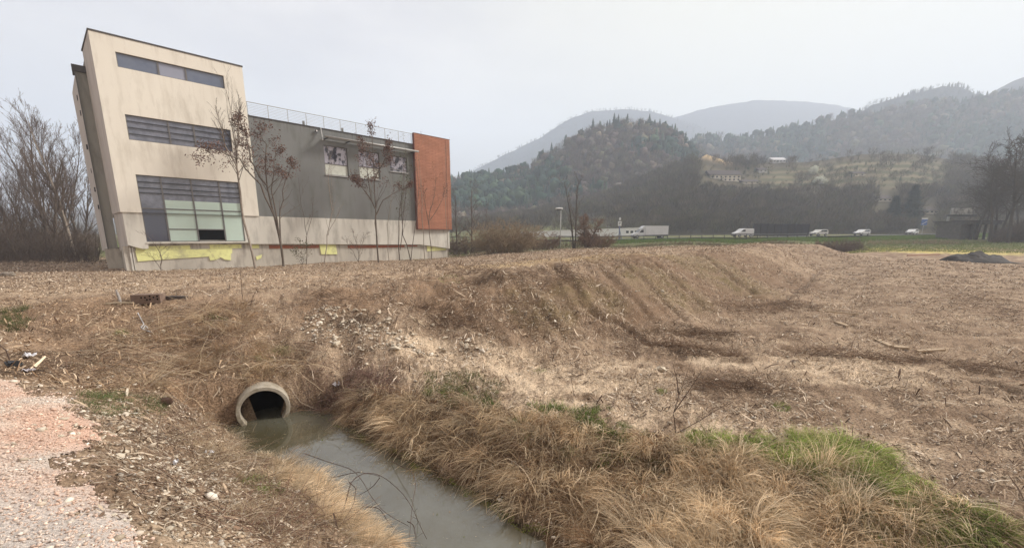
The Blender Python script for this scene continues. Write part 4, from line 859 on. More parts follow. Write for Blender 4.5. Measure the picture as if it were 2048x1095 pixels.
PT = [puff_tpl(np.random.default_rng(40 + i)) for i in range(2)]
def wood(name, P, h, tpl, col):
    Vs, Fs, Cs = [], [], []; b = 0; k = rng.integers(0, len(tpl), len(P)); a = rng.random(len(P)) * 2 * pi
    for i, (tv, tf) in enumerate(tpl):
        s = k == i; n = s.sum(); c, sn = np.cos(a[s])[:, None], np.sin(a[s])[:, None]; wdt = rng.uniform(.8, 1.3, (n, 1))
        v = np.stack([(tv[:, 0] * c - tv[:, 1] * sn) * wdt, (tv[:, 0] * sn + tv[:, 1] * c) * wdt, np.broadcast_to(tv[:, 2], (n, len(tv)))], -1) * h[s][:, None, None] + P[s][:, None, :]
        Vs.append(v.reshape(-1, 3)); Fs.append((b + np.arange(n)[:, None, None] * len(tv) + tf).reshape(-1, 3)); Cs.append(np.repeat(col[s], len(tv), 0)); b += n * len(tv)
    return stuff(name, mesh_np(name, np.concatenate(Vs), [np.concatenate(Fs)], M_wood, np.concatenate(Cs)))
M_wood = M("far_wood", (1, 1, 1), .95, attr=True, spec=.05)
CON = [(.035, .068, .045), (.025, .05, .038), (.055, .085, .05), (.038, .062, .05)]
BARE = [(.16, .125, .10), (.12, .10, .085), (.20, .165, .12), (.14, .105, .10), (.17, .165, .105)]
def on(name, n, px0, px1, t0, t1, p=1.0):
    px = rng.uniform(px0, px1, n); t = t0 + (t1 - t0) * rng.random(n) ** p; return px, t, on_hill(name, px, t) - np.array([0, 0, .3])
px, t, P = on("wooded_hill", 7000, 820, 1650, .05, 1.03)
c = (t > .35) & (fbm(P[:, 0] * .012, P[:, 1] * .012, 3) + rng.normal(size=len(t)) * .18 + np.where(t > .97, .5, 0) - np.clip((px - 1130) / 260, -.15, .8) > .06)
wood("conifer_wood", P[c], rng.uniform(3.5, 10.5, c.sum()), CT + PT[:2], pick(c.sum(), CON, .3)); c = ~c
wood("bare_wood", P[c], rng.uniform(4, 8.5, c.sum()), BT + PT[:1], pick(c.sum(), BARE))
px, t, P = on("wooded_ridge", 8500, 1290, 2400, .1, 1.02)
c = fbm(P[:, 0] * .006 + 3, P[:, 1] * .006, 3) + rng.normal(size=len(t)) * .2 > -.05
wood("ridge_conifers", P[c], rng.uniform(4, 12, c.sum()), CT + PT[:2], pick(c.sum(), CON, .3)); c = ~c
wood("ridge_bare_wood", P[c], rng.uniform(5, 12, c.sum()), BT + PT[:1], pick(c.sum(), BARE))
px, t, P = on("foothill", 9000, 880, 2350, .02, 1.0)
op = np.clip(np.minimum(px - 1490, 1900 - px) / 40, 0, 1) * (t > .45) ; g0 = (px < 1230) & (t < .45)
m_ = (rng.random(len(px)) > op * .9) & ~(g0 & (rng.random(len(px)) < .85)) & ~((np.abs(px - 1412) < 35) & (t > .88)) & ~((np.abs(px - 1448) < 62) & (t > .45) & (t < .86)) & ~((np.abs(px - 1541) < 16) & (t > .5)) & ~((np.abs(px - 1700) < 14) & (t > .5) & (t < .9)) & ~((np.abs(px - 1512) < 12) & (t > .5) & (t < .9)) & ~((np.abs(px - 1850) < 22) & (t < .35)) & ~((np.abs(px - 1758) < 22) & (t > .15) & (t < .5)); P = P[m_]; t = t[m_]
cl = pick(len(P), [(.125, .105, .08), (.10, .085, .07), (.15, .125, .09), (.13, .125, .075)])
wood("slope_bare_wood", P, rng.uniform(3.6, 6.6, len(P)), BT, cl)
px, t, P = on("foothill", 320, 1395, 2000, .42, .97); wood("slope_hedges", P, rng.uniform(1.2, 3.2, len(P)), CT[:1] + BT, pick(len(P), [(.06, .075, .045), (.09, .08, .05)]))
px, t, P = on("mountain_left", 2600, 860, 1420, .55, 1.01); wood("mountain_wood", P, rng.uniform(4, 9, len(P)), CT[:2] + BT[:2], pick(len(P), [(.05, .06, .055), (.08, .075, .07)]))
px, t, P = on("mountain_mid", 1500, 1650, 2000, .6, 1.01); wood("mountain_mid_wood", P, rng.uniform(4, 9, len(P)), CT[:2] + BT[:2], pick(len(P), [(.05, .06, .045), (.08, .075, .06)]))
px, t, P = on("hill_left_low", 1800, -500, 940, .2, 1.01); wood("low_hill_wood", P, rng.uniform(8, 12, len(P)), BT, pick(len(P), BARE))
# lone conifers that stand out on the crest of the wooded hill
cv, cf = conifer_tpl(np.random.default_rng(77)); cme = mesh_np("crown", cv * np.array([1.15, 1.15, 1]), [cf], M("crest_conifer", (.024, .042, .034), .95, col2=(.04, .062, .046), scale=3))
tme = None
for i, (px, hpx) in enumerate(((1178, 30), (1191, 22), (1218, 30), (1226, 27), (1243, 26), (1285, 27), (1296, 17), (1305, 20), (1317, 15), (945, 22), (958, 18), (1008, 22), (1100, 24), (1128, 22), (1158, 20))):
    p = on_hill("wooded_hill", np.array([float(px)]), np.array([.985]))[0]; h = hpx / F * 360
    o = empty("conifer_tree", tuple(p - np.array([0, 0, .5])), "tall dark conifer standing clear on the crest of the near wooded hill", "tree", "conifers along the near hill crest", i * 1.1); o.scale = (h,) * 3
    cr = link("crown", cme, o); 
    if tme is None: tv, tf = tubes([(np.array([[0, 0, 0], [0, 0, .3], [0, 0, .8]]), np.array([.014, .011, .004]))], 5); tme = mesh_np("trunk", tv, [tf], M_bark)
    link("trunk", tme, o)
# two dark spruces down by the road
def spruce(px, Y, h, lab, seed):
    R = np.random.default_rng(seed); o = empty("spruce_tree", tuple(at(px, Y)), lab, "tree", "dark spruces by the road")
    v, f = tubes([(np.array([[0, 0, 0], [0, 0, h * .5], [0, 0, h * .97]]), np.array([.22, .14, .03]))], 6); link("trunk", mesh_np("trunk", v, [f], M_bark), o)
    n = 6000; z = h * (.06 + .92 * R.random(n) ** 1.15); r = .27 * h * (1 - z / h) ** .8 * (.35 + .65 * R.random(n)) * (1 + .25 * np.sin(z * 3.1)); a = R.random(n) * 2 * pi
    P = np.stack([r * np.cos(a), r * np.sin(a), z], 1); d = np.stack([np.cos(a), np.sin(a), -.35 + .3 * R.normal(size=n)], 1) ; d, s, b = frame(d); L = .55 + .5 * R.random((n, 1))
    V = np.stack([P - s * L * .3, P + s * L * .3, P + d * L + R.normal(size=(n, 3)) * .1], 1).reshape(-1, 3); link("crown", mesh_np("crown", V, [np.arange(3 * n).reshape(-1, 3)], M_spruce), o)
M_spruce = M("spruce_needles", (.025, .045, .035), .9, col2=(.04, .06, .045), scale=.6)
spruce(1775, 150, 13.5, "shorter bushy dark spruce left of its taller twin", 1); spruce(1809, 152, 17.5, "taller dark spruce right of its shorter twin", 2)
# ------------------------------------------------------------------ road, verge and traffic
RD = np.array([(-70, 94), (-20, 93.5), (10, 93.5), (30, 94), (50, 96), (70, 100.5), (90, 108), (115, 121), (150, 143), (200, 180), (260, 225)], float)
tt = np.linspace(0, len(RD) - 1, 160); RC = np.stack([np.interp(tt, np.arange(len(RD)), RD[:, i]) for i in (0, 1)], 1)
for _ in range(30): RC[1:-1] = (RC[:-2] + 2 * RC[1:-1] + RC[2:]) / 4
RT_ = np.gradient(RC, axis=0); RT_ /= np.linalg.norm(RT_, axis=1, keepdims=True); RN = np.stack([RT_[:, 1], -RT_[:, 0]], 1)   # towards the camera
RZ = np.maximum.reduce([zg(*(RC + RN * w_).T) for w_ in (-4.5, -2, 0, 2, 4.5)]); 
for _ in range(25): RZ[1:-1] = (RZ[:-2] + 2 * RZ[1:-1] + RZ[2:]) / 4
RZ = RZ + .10
def ribbon(name, w0, w1, dz, mat, kind="structure"):
    A = np.column_stack([RC + RN * w0, RZ + dz]); B_ = np.column_stack([RC + RN * w1, RZ + dz]); n = len(RC)
    i = np.arange(n - 1); return tag(link(name, mesh_np(name, np.concatenate([A, B_]), [np.stack([i, i + 1, n + i + 1, n + i], 1)], mat)), kind=kind)
ribbon("road", -4.2, 4.2, 0, M("asphalt", (.085, .085, .088), .9, col2=(.06, .06, .062), scale=1.5, bump=.2, bscale=60))
M_paint = M("road_paint", (.7, .7, .68), .7); ribbon("road_edge_line", 3.75, 3.87, .004, M_paint); ribbon("road_edge_line", -3.87, -3.75, .004, M_paint)
# embankment between road and field, as turf on the ground
i0 = 60
def road_at(px, off=0.0):
    """spot on the road (offset towards the camera) seen at photo column px, and the heading there"""
    C_ = RC + RN * off; az = ray(px, 472.0); k = np.argmin(np.abs(C_[:, 0] * az[1] - C_[:, 1] * az[0])); return np.array([C_[k, 0], C_[k, 1], RZ[k]]), math.atan2(RT_[k, 1], RT_[k, 0])
n = 60000; k = rng.integers(20, 150, n); off = rng.uniform(4.2, 14.5, n); XY = RC[k] + RN[k] * off[:, None] + rng.normal(size=(n, 2)) * .5; z = zg(XY[:, 0], XY[:, 1])
ok = (XY[:, 0] > 14) & (XY[:, 1] < 150); XY, z = XY[ok], z[ok]; n = len(z); g0 = np.tile([0, 0, 1.0], (n, 1)) + rng.normal(size=(n, 3)) * .35
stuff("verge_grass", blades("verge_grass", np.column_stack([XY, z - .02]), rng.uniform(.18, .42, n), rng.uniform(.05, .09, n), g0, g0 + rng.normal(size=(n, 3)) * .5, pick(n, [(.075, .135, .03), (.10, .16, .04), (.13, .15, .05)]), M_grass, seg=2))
n = 30000; px = rng.uniform(1690, 2200, n); Y = rng.uniform(58, 90, n); XY = np.stack([(px - CX) / F * Y, Y], 1); z = zg(*XY.T); g0 = np.tile([0, 0, 1.0], (n, 1)) + rng.normal(size=(n, 3)) * .4
stuff("meadow_grass", blades("meadow_grass", np.column_stack([XY, z - .02]), rng.uniform(.08, .22, n), rng.uniform(.04, .08, n), g0, g0 + rng.normal(size=(n, 3)) * .5, pick(n, [(.10, .15, .04), (.14, .16, .055), (.22, .20, .08), (.08, .12, .035)]), M_grass, seg=2))
# guard rail
gr = empty("guard_rail", (*(RC[60] + RN[60] * 4.6), RZ[60]), "long grey steel guard rail along the near edge of the road", "guard rail"); o3 = np.array([*(RC[60] + RN[60] * 4.6), RZ[60]])
sel = [i for i in range(len(RC)) if 8 < RC[i, 0] < 66]; L3 = [np.array([*(RC[i] + RN[i] * 4.6), RZ[i]]) - o3 for i in sel]
m = MB()
for h0, h1 in ((.48, .60), (.64, .76)):
    for a, b in zip(L3[:-1], L3[1:]):
        m.add([a + (0, 0, h0), b + (0, 0, h0), b + (0, 0, h1), a + (0, 0, h1), a + (0, .05, h0), b + (0, .05, h0), b + (0, .05, h1), a + (0, .05, h1)], [(0, 1, 2, 3), (4, 7, 6, 5), (3, 2, 6, 7), (0, 4, 5, 1)])
m.build("rail_beam", M("rail_steel", (.16, .16, .165), .6), gr)
for a in L3[::2]: MB().box(a[0] - .05, a[0] + .05, a[1] + .06, a[1] + .16, a[2] - .4, a[2] + .72).build("rail_post", M_dark, gr)

M_white = M("white_paint", (.78, .78, .78), .35, col2=(.70, .70, .69), scale=1.2, spec=.5)
M_tyre = M("tyre_rubber", (.02, .02, .02), .9); M_cglass = M("car_glass", (.03, .035, .04), .08, spec=.6); M_red = M("tail_lamp", (.45, .03, .02), .3); M_rim = M("wheel_rim", (.4, .4, .4), .4)
M_greyp = M("bumper_plastic", (.06, .06, .06), .7)
def vehicle(name, label, cat, px, off, prof, width, wins, wheels, paint, flip=False, extra=None, wr=.32, lift=0, group=None):
    """prof: side outline (x forward, z); wins: list of side-window polygons; wheels: x positions"""
    p, hd = road_at(px, off); v = empty(name, tuple(p), label, cat, group, hd + (0 if flip else pi))
    b = MB().prism(prof, 'y', -width / 2, width / 2).build("body", paint, v); bv = b.modifiers.new("bevel", "BEVEL"); bv.width = .07; bv.segments = 2; bv.limit_method = 'ANGLE'
    for w_ in wins:
        for sy in (-1, 1): MB().prism(w_, 'y', sy * (width / 2 + .004), sy * (width / 2 - .05)).build("side_window", M_cglass, v)
    for x in wheels:
        for sy in (-1, 1):
            t_ = MB().prism([(x + wr * cos(2 * pi * j / 16), wr + wr * sin(2 * pi * j / 16)) for j in range(16)], 'y', sy * (width / 2 - .2), sy * (width / 2 + .012)).build("wheel", M_tyre, v)
            MB().prism([(x + wr * .6 * cos(2 * pi * j / 12), wr + wr * .6 * sin(2 * pi * j / 12)) for j in range(12)], 'y', sy * (width / 2 + .013), sy * (width / 2 + .02)).build("rim", M_rim, t_)
    xm = max(q[0] for q in prof); xn = min(q[0] for q in prof)
    for sy in (-1, 1):
        MB().box(xm - .12, xm + .012, sy * width * .36 - .16, sy * width * .36 + .16, .62, .78).build("headlight", M_rim, v); MB().box(xn - .01, xn + .05, sy * width * .42 - .08, sy * width * .42 + .08, .75, 1.05).build("tail_light", M_red, v)
    MB().box(xm - .1, xm + .03, -width / 2 + .05, width / 2 - .05, .28, .5).build("bumper", M_greyp, v)
    if extra: extra(v)
    return v
# box van: cab at the left, tall white box body
def boxbody(v):
    MB().box(-4.2, 1.0, -1.08, 1.08, .72, 2.72).build("cargo_box", M_white, v); MB().prism([(1.003, 2.1), (1.003, 2.72), (1.25, 2.66), (1.7, 2.25), (1.75, 2.1)], 'y', -1.0, 1.0).build("wind_deflector", M_white, v)
    MB().prism([(1.86, 1.95), (2.5, 1.32), (2.56, 1.36), (1.92, 2.0)], 'y', -.85, .85).build("windscreen", M_cglass, v); MB().box(-4.1, 1.0, -1.0, 1.0, .45, .715).build("chassis", M_greyp, v)
vehicle("box_van", "white box van with tall cargo body driving behind the guard rail", "van", 1298, 0, [(1.02, .4), (1.02, 2.05), (1.85, 2.03), (2.55, 1.3), (3.3, 1.12), (3.5, .85), (3.5, .4)], 2.0, [[(1.35, 1.25), (2.35, 1.25), (1.85, 1.85), (1.35, 1.85)]], (2.7, -2.9), M_white, extra=boxbody, wr=.36)
vehicle("panel_van", "small white panel van driving left past the dark barrier", "van", 1482, 0, [(-2.2, .35), (-2.22, 1.5), (-2.1, 1.86), (.1, 1.9), (.55, 1.8), (1.35, 1.2), (2.1, 1.0), (2.28, .75), (2.28, .35)], 1.8, [[(.05, 1.2), (1.2, 1.2), (.6, 1.66), (.05, 1.68)]], (1.45, -1.45), M_white)
CARP = [(-2.1, .35), (-2.15, .95), (-1.9, 1.42), (-.9, 1.5), (.1, 1.46), (.95, 1.0), (1.95, .85), (2.15, .65), (2.15, .35)]; CW = [[(-1.7, .98), (-.5, .98), (-.5, 1.38), (-1.6, 1.33)], [(-.4, .98), (.75, .98), (.1, 1.35), (-.4, 1.38)]]
vehicle("estate_car", "pale estate car partly hidden by the reddish bush", "car", 1640, 0, CARP, 1.75, CW, (1.35, -1.3), M("silver_paint", (.66, .65, .62), .35))
vehicle("hatchback", "white hatchback on the bend right of thorny bush", "car", 1722, 0, CARP, 1.75, CW, (1.35, -1.3), M_white)
vehicle("saloon_car", "white car with reddish rear near the spruces on the road", "car", 1823, 0, CARP, 1.75, CW, (1.35, -1.3), M_white)
vehicle("delivery_van", "distant white van beneath the billboard", "van", 1893, 0, [(-2.2, .35), (-2.22, 1.5), (-2.1, 1.8), (.1, 1.85), (.55, 1.75), (1.35, 1.2), (2.1, 1.0), (2.28, .75), (2.28, .35)], 1.8, [[(.05, 1.2), (1.2, 1.2), (.6, 1.62), (.05, 1.64)]], (1.45, -1.45), M_white)
# low white warehouse beyond the road
A = at_y(1046, 472, 130)[:2]; B_ = at_y(1320, 472, 141)[:2]; dv = (B_ - A); Lw = np.linalg.norm(dv); th = math.atan2(dv[1], dv[0]); wh = empty("warehouse", (*A, -.9), "long low white warehouse beyond the road behind the box van", "warehouse", rz=th)
MB().prism([(0, 0), (Lw, 0), (Lw, 3.75), (0, 2.12)], 'y', 0, 5).build("wall", M("warehouse_wall", (.86, .86, .86), .6, col2=(.76, .76, .77), scale=.3), wh); MB().prism([(-.1, 2.123), (Lw + .6, 3.776), (Lw + .6, 4.10), (-.1, 2.42)], 'y', -.10, 5.1).build("roof", M_white, wh)
for k in range(3): MB().box(Lw * .735 + 1.6 * k, Lw * .735 + .95 + 1.6 * k, -.03, .02, 2.0, 2.75).build("window", M_cglass, wh)
for k in range(3): MB().box(Lw - .9, Lw - .1, -.035, .02, 1.0 + .75 * k, 1.4 + .75 * k).build("window", M_cglass, wh)
p = at_y(1506, 470, 106); q = at_y(1616, 470, 108); m = MB().prism([(p[0], p[1]), (q[0], q[1]), (q[0], q[1] + .3), (p[0], p[1] + .3)], 'z', .1, 3.1)
for k in range(9): f = k / 8; m.box(p[0] + (q[0] - p[0]) * f - .08, p[0] + (q[0] - p[0]) * f + .08, p[1] + (q[1] - p[1]) * f - .12, p[1] + (q[1] - p[1]) * f - .01, -.5, 3.2)
tag(m.build("noise_barrier", M("barrier_grey", (.06, .06, .07), .85, col2=(.05, .05, .056), scale=.6)), "dark grey noise barrier wall beyond the road right of small panel van", "barrier")
# street lamp
b = at(1120, 60); lp = empty("street_lamp", tuple(b), "single grey street lamp with small oval head on the cleared ground", "street lamp")
hl = (472.7 - 421) / 825 * 60 * 1.0 - b[2]; MB().tube([(0, 0, -.3), (0, 0, 1.2), (0, 0, hl)], [.085, .075, .05], 10).build("pole", M_steel, lp, smooth=True)
h = MB(); h.v = [tuple(q) for q in (IC2[0] * np.array([.55, .28, .17]) + np.array([-.25, 0, hl + .08])).tolist()]; h.f = [tuple(q) for q in IC2[1].tolist()]; hd_ = h.build("lamp_head", M("lamp_cover", (.62, .62, .62), .4), lp, smooth=True)
MB().box(-.6, .05, -.2, .2, hl - .12, hl - .01).build("lamp_lens", M_dark, hd_)
# roadside pole signs
def post_thing(name, label, cat, px, Y, parts):
    b = at(px, Y); o = empty(name, tuple(b), label, cat)
    for nm, mat, bx in parts(b[2]): bx.build(nm, mat, o)
z_ = lambda y, Y: (472.7 - y) / 825 * Y
M_signw = M("sign_white", (.74, .74, .74), .5); M_signb = M("sign_blue", (.07, .14, .38), .5); M_polb = M("pole_blue", (.16, .18, .30), .5)
post_thing("pole_sign", "tall white roadside pole sign on a blue post before the warehouse", "sign", 1237, 90.5, lambda b: [("post", M_polb, MB().tube([(0, 0, 0), (0, 0, z_(452, 90.5) - b)], .13, 8).tube([(.1, 0, z_(462, 90.5) - b), (.75, .3, 0)], .07, 6)),
    ("sign_panel", M_signw, MB().box(-.36, .36, -.1, .1, z_(452.5, 90.5) - b, z_(443.5, 90.5) - b)), ("sign_top", M_signw, MB().prism([(.21 * cos(pi * j / 4), z_(439, 90.5) - b + .33 * sin(pi * j / 4)) for j in range(8)], 'y', -.1, .1)),
    ("sign_mark", M_greyp, MB().box(-.16, .16, -.115, -.102, z_(447.5, 90.5) - b, z_(446.3, 90.5) - b).box(-.16, -.08, -.116, -.103, z_(450, 90.5) - b, z_(447.5, 90.5) - b))])
post_thing("road_sign", "blue and white roadside board near the distant saloon car", "sign", 1838, 138, lambda b: [("post", M_steel, MB().tube([(0, .1, 0), (0, .1, z_(445, 138) - b)], .07, 6)), ("sign_panel", M_signb, MB().box(-.95, .95, -.04, .04, z_(451, 138) - b, z_(440, 138) - b)),
    ("sign_header", M_signw, MB().box(-.95, .95, -.05, .04, z_(439.9, 138) - b, z_(437.5, 138) - b).prism([(-.9, z_(449.5, 138) - b), (-.5, z_(449.5, 138) - b), (.85, z_(443, 138) - b), (.85, z_(444.5, 138) - b)], 'y', -.046, -.041))])
def bill(b):
    Y = 112; t0, t1 = z_(431, Y) - b, z_(418.5, Y) - b
    return [("post", M_steel, MB().box(-.2, .2, .1, .5, -.3, t0)), ("beam", M_dark, MB().box(-.4, 7.2, .05, .5, t0 - .45, t0 - .02).box(-.4, 7.2, .2, .4, t1, t1 + .12)), ("panel", M("faded_poster", (.62, .61, .60), .6, col2=(.22, .21, .21), scale=.9, lo=.42, hi=.58), MB().box(.1, 6.2, -.06, .06, t0, t1)),
            ("panel_frame", M_steel, MB().box(.0, .098, -.08, .08, t0, t1).box(6.202, 6.3, -.08, .08, t0, t1))]
post_thing("billboard", "faded white billboard on a tall post and dark beam left of the shed", "billboard", 1886, 112, bill)
b = at(1916, 96); shd = empty("shed", tuple(b), "dark flat roofed open shed on posts under the large trees", "shed"); zt = z_(444, 96) - b[2]; z1 = z_(449, 96) - b[2]
M_shed = M("dark_boards", (.15, .14, .13), .9, col2=(.10, .095, .09), scale=2)
MB().box(-.3, 8.0, -.6, 6, z1 + .003, zt).build("fascia", M_shed, shd); MB().box(-.6, 8.3, -.9, 6.4, zt + .003, zt + .2).build("roof", M_cap, shd); MB().box(-.3, 1.1, 0, 5.5, -.3, z1).build("wall", M_shed, shd)
for x in (2.2, 3.3, 5.3, 6.6, 7.6): MB().box(x, x + (.5 if x < 3 else .3), 0, .4, -.3, z1).build("post", M_shed, shd)
MB().box(3.0, 8.0, 5.6, 5.8, -.3, z1).build("wall", M("shed_back", (.12, .11, .10), .9), shd)
# houses on the slope
def house(name, label, hname, px, py, wpx, hpx, wall, roofc, nwin=5, rz=0.0, dep=8, gable=True):
    p = hill_px(hname, px, py); Y = p[1]; W_ = wpx / F * Y; Hh = hpx / F * Y; o = empty(name, (p[0], p[1], p[2] - .4), label, "house", rz=rz)
    MB().box(-W_ / 2, W_ / 2, 0, dep, -1.5, Hh * .68).build("wall", wall, o)
    MB().prism([(-.5, Hh * .68 + .003), (dep / 2, Hh * 1.3), (dep + .5, Hh * .68 + .003)], 'x', -W_ / 2 - .6, W_ / 2 + .6).build("roof", roofc, o)
    for k in range(nwin):
        x = -W_ / 2 + W_ * (k + .5) / nwin
        for zz in ((.40,) if Hh < 4.5 else (.14, .42)): MB().box(x - .38, x + .38, -.04, .06, Hh * zz, Hh * zz + min(1.1, Hh * .16)).build("window", M_cglass, o)
M_hw = M("house_wall", (.78, .72, .60), .9, col2=(.62, .57, .47), scale=.8); M_hr = M("dark_roof", (.075, .06, .058), .9)
house("farmhouse", "long stone farmhouse with dark roof on the hillside below the tan meadow", "foothill", 1440, 362, 58, 18, M_hw, M_hr, 7)
house("farm_shed", "low dark roofed outbuilding just right of the farmhouse", "foothill", 1492, 368, 32, 9, M_hw, M_hr, 3)
house("white_house", "small white house high on the slope among dark trees", "foothill", 1541, 326, 24, 10, M("house_white", (.72, .72, .72), .8), M("pale_roof", (.55, .55, .57), .7), 4, dep=6)
house("hut", "tiny white hut below the farmhouse in the trees", "foothill", 1404, 378, 9, 9, M("hut_white", (.68, .66, .62), .8), M_hr, 1, dep=4)
house("villa", "cream villa glimpsed between the large right hand trees", "foothill", 2012, 397, 48, 28, M("villa_wall", (.58, .53, .45), .9), M_hr, 6, dep=10)
house("barn", "pale barn on the terraces above the two spruces", "foothill", 1700, 352, 22, 9, M_hw, M_hr, 2, dep=5)
house("chalet", "small white chalet above the farm outbuilding", "foothill", 1512, 345, 15, 9, M("chalet_white", (.75, .74, .72), .8), M_hr, 2, dep=5)
house("roadside_house", "pale house low on the slope above the road sign", "foothill", 1850, 428, 34, 13, M_hw, M_hr, 4, dep=7)
house("cottage", "small pale house behind the two spruces", "foothill", 1758, 404, 26, 12, M_hw, M_hr, 3, dep=6)
# blossoming trees and the pylon
def blossom(px, py, w_, h_, lab, seed):
    R = np.random.default_rng(seed); p = hill_px("foothill", px, py); k = p[1] / F; o = empty("blossom_tree", tuple(p - np.array([0, 0, .2])), lab, "tree", "white blossoming trees on the slope"); w_ *= k; h_ *= k
    v, f = tubes([(np.array([[0, 0, 0], [.1, 0, h_ * .4], [0, 0, h_ * .8]]), np.array([.15, .12, .05]))], 5); link("trunk", mesh_np("trunk", v, [f], M_bark), o)
    n = 1500; P = R.normal(size=(n, 3)); P /= np.linalg.norm(P, axis=1, keepdims=True); P = P * (R.random((n, 1)) ** .4) * (1 + .25 * np.sin(P[:, :1] * 5 + seed)) * np.array([w_ / 2, w_ / 2.5, h_ / 2]) + np.array([0, 0, h_ * .6])
    link("crown", leaf_mesh("crown", P, .7, M_bloss, .1), o)
M_bloss = M("blossom", (.85, .85, .76), .8, col2=(.68, .71, .58), scale=.8)
blossom(1610, 349, 15, 14, "upper rounded white blossoming tree on the terraced slope", 1); blossom(1624, 368, 26, 13, "lower wide white blossoming tree on the terraced slope", 2)
p = hill_px("wooded_ridge", 1810, 303); hp = 27 / F * p[1]; m = MB()
for sx, sy in ((-1, -1), (1, -1), (1, 1), (-1, 1)): m.tube([(sx * hp * .12, sy * hp * .12, -1), (sx * hp * .03, sy * hp * .03, hp * .6), (0, 0, hp)], .22, 4)
for z, w_ in ((.66, .2), (.8, .26), (.92, .16)): m.tube([(-hp * w_, 0, hp * z), (hp * w_, 0, hp * z)], .2, 4)
for k in range(5): a = .12 - .018 * k; z = hp * .12 * k; m.tube([(-hp * a, -hp * a, z), (hp * (a - .018), -hp * (a - .018), z + hp * .12)], .12, 4); m.tube([(hp * a, -hp * a, z), (-hp * (a - .018), -hp * (a - .018), z + hp * .12)], .12, 4)
tag(m.build("power_pylon", M("pylon_steel", (.07, .07, .075), .6), loc=tuple(p)), "lattice power pylon standing on the wooded slope", "pylon")
m = MB()
for row in range(4):
    for k in range(26):
        q = hill_px("foothill", 1672 + 70 * k / 25, 378 - 6 * row) if False else on_hill("foothill", np.array([1672 + 70 * k / 25]), np.array([.50 + .05 * row]))[0]; m.tube([q - (0, 0, .3), q + (0, 0, 1.9)], .07, 4)
tag(m.build("vineyard_stakes", M_tan), kind="stuff")
# ------------------------------------------------------------------ grass on the ditch banks
def grass(name, pg, n, L, Wd, cols, up=.6, hang=1.0, rnd=.45, wobble=.12, mat=M_grass, seg=3, keep=None, lift=0.0):
    P = sample(pg, n, wobble); z = zg(P[:, 0], P[:, 1]); ok = z > WZ - .06
    cl = noise2(P[:, 0] * 2.6, P[:, 1] * 2.6) + .6 * noise2(P[:, 0] * 7, P[:, 1] * 7)
    ok &= cl + rng.normal(size=n) * .35 > -.55
    if keep is not None: ok &= keep(P)
    P, z, cl = P[ok], z[ok], cl[ok]; n = len(P); g = grad(P[:, 0], P[:, 1], .2); dn = np.column_stack([-g, -(g ** 2).sum(1)]); dn /= np.linalg.norm(dn, axis=1, keepdims=True) + .15
    tuft = np.stack([noise2(P[:, 0] * 3.1 + 4, P[:, 1] * 3.1), noise2(P[:, 0] * 3.1, P[:, 1] * 3.1 + 8), 0 * z], 1)
    d0 = np.array([0, 0, up]) + dn * .4 + tuft * .5 + rng.normal(size=(n, 3)) * rnd; d1 = dn * hang + np.array([0, 0, -.35 * hang]) + tuft * .6 + rng.normal(size=(n, 3)) * rnd
    l = rng.uniform(*L, n) * (.75 + .45 * (cl + .5).clip(0, 1.3)); c = pick(n, cols) * (.92 + .22 * cl)[:, None].clip(.6, 1.3)
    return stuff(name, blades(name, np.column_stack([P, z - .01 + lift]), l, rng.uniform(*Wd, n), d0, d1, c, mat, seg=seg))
HAY = [(.60, .47, .32), (.50, .38, .25), (.38, .28, .18), (.66, .55, .40), (.27, .185, .115), (.44, .33, .215)]
BROWN = [(.34, .22, .13), (.25, .155, .09), (.42, .285, .175), (.17, .105, .065)]
PALE = [(.74, .61, .44), (.64, .51, .35), (.53, .41, .27), (.80, .69, .53)]
GREEN = [(.20, .29, .06), (.27, .36, .085), (.14, .20, .045), (.36, .40, .13), (.46, .44, .19)]
DKGREEN = [(.08, .12, .035), (.12, .165, .05), (.065, .095, .03)]
bank = poly((700, 800), (780, 780), (900, 800), (1040, 830), (1200, 862), (1350, 885), (1450, 895), (1500, 905), (1640, 930), (1760, 970), (1900, 1000), (2040, 1050), (2040, 1094), (1800, 1094), (1500, 1094), (1200, 1094), (1090, 1068), (1000, 1000), (880, 948), (780, 898), (700, 850))
grass("dry_bank_grass", bank, 12000, (.18, .46), (.004, .009), HAY, .5, 1.3, .3)
grass("brown_bank_grass", bank, 14000, (.10, .30), (.0025, .006), BROWN + HAY[:2], .35, .8, .7)
B2 = np.vstack([poly((1330, 900), (1480, 925), (1620, 960), (1760, 1010), (1900, 1094))[:, :2], np.array([[2.6, 3.0], [1.3, 3.6]])])
grass("hay_bank_grass", B2, 5000, (.22, .52), (.004, .01), PALE, .45, 1.4, .24)
grass("green_verge_clumps", poly((1370, 880), (1420, 865), (1500, 878), (1620, 880), (1700, 890), (1790, 925), (1870, 975), (1830, 1000), (1740, 970), (1640, 935), (1500, 905), (1400, 898)), 4000, (.10, .30), (.004, .009), GREEN, .9, .8, .34)
grass("green_bank_clumps", poly((1650, 940), (1800, 985), (1950, 1030), (2040, 1060), (2040, 1094), (1850, 1094), (1760, 1040)), 5000, (.08, .24), (.003, .006), GREEN[:3] + DKGREEN, .8, .8, .45)
grass("dark_weed_patch", poly((850, 750), (930, 740), (1010, 775), (1000, 820), (900, 810), (840, 780)), 4500, (.05, .17), (.004, .009), DKGREEN + GREEN[2:3] + BROWN[:1] + [(.17, .16, .07)], .9, .4, .8, .45)
grass("dark_weed_edge", poly((1070, 800), (1160, 805), (1240, 830), (1250, 890), (1180, 900), (1120, 850), (1060, 830)), 3600, (.05, .19), (.004, .009), DKGREEN + GREEN[:2] + [(.16, .15, .07)], .9, .5, .7, .45)
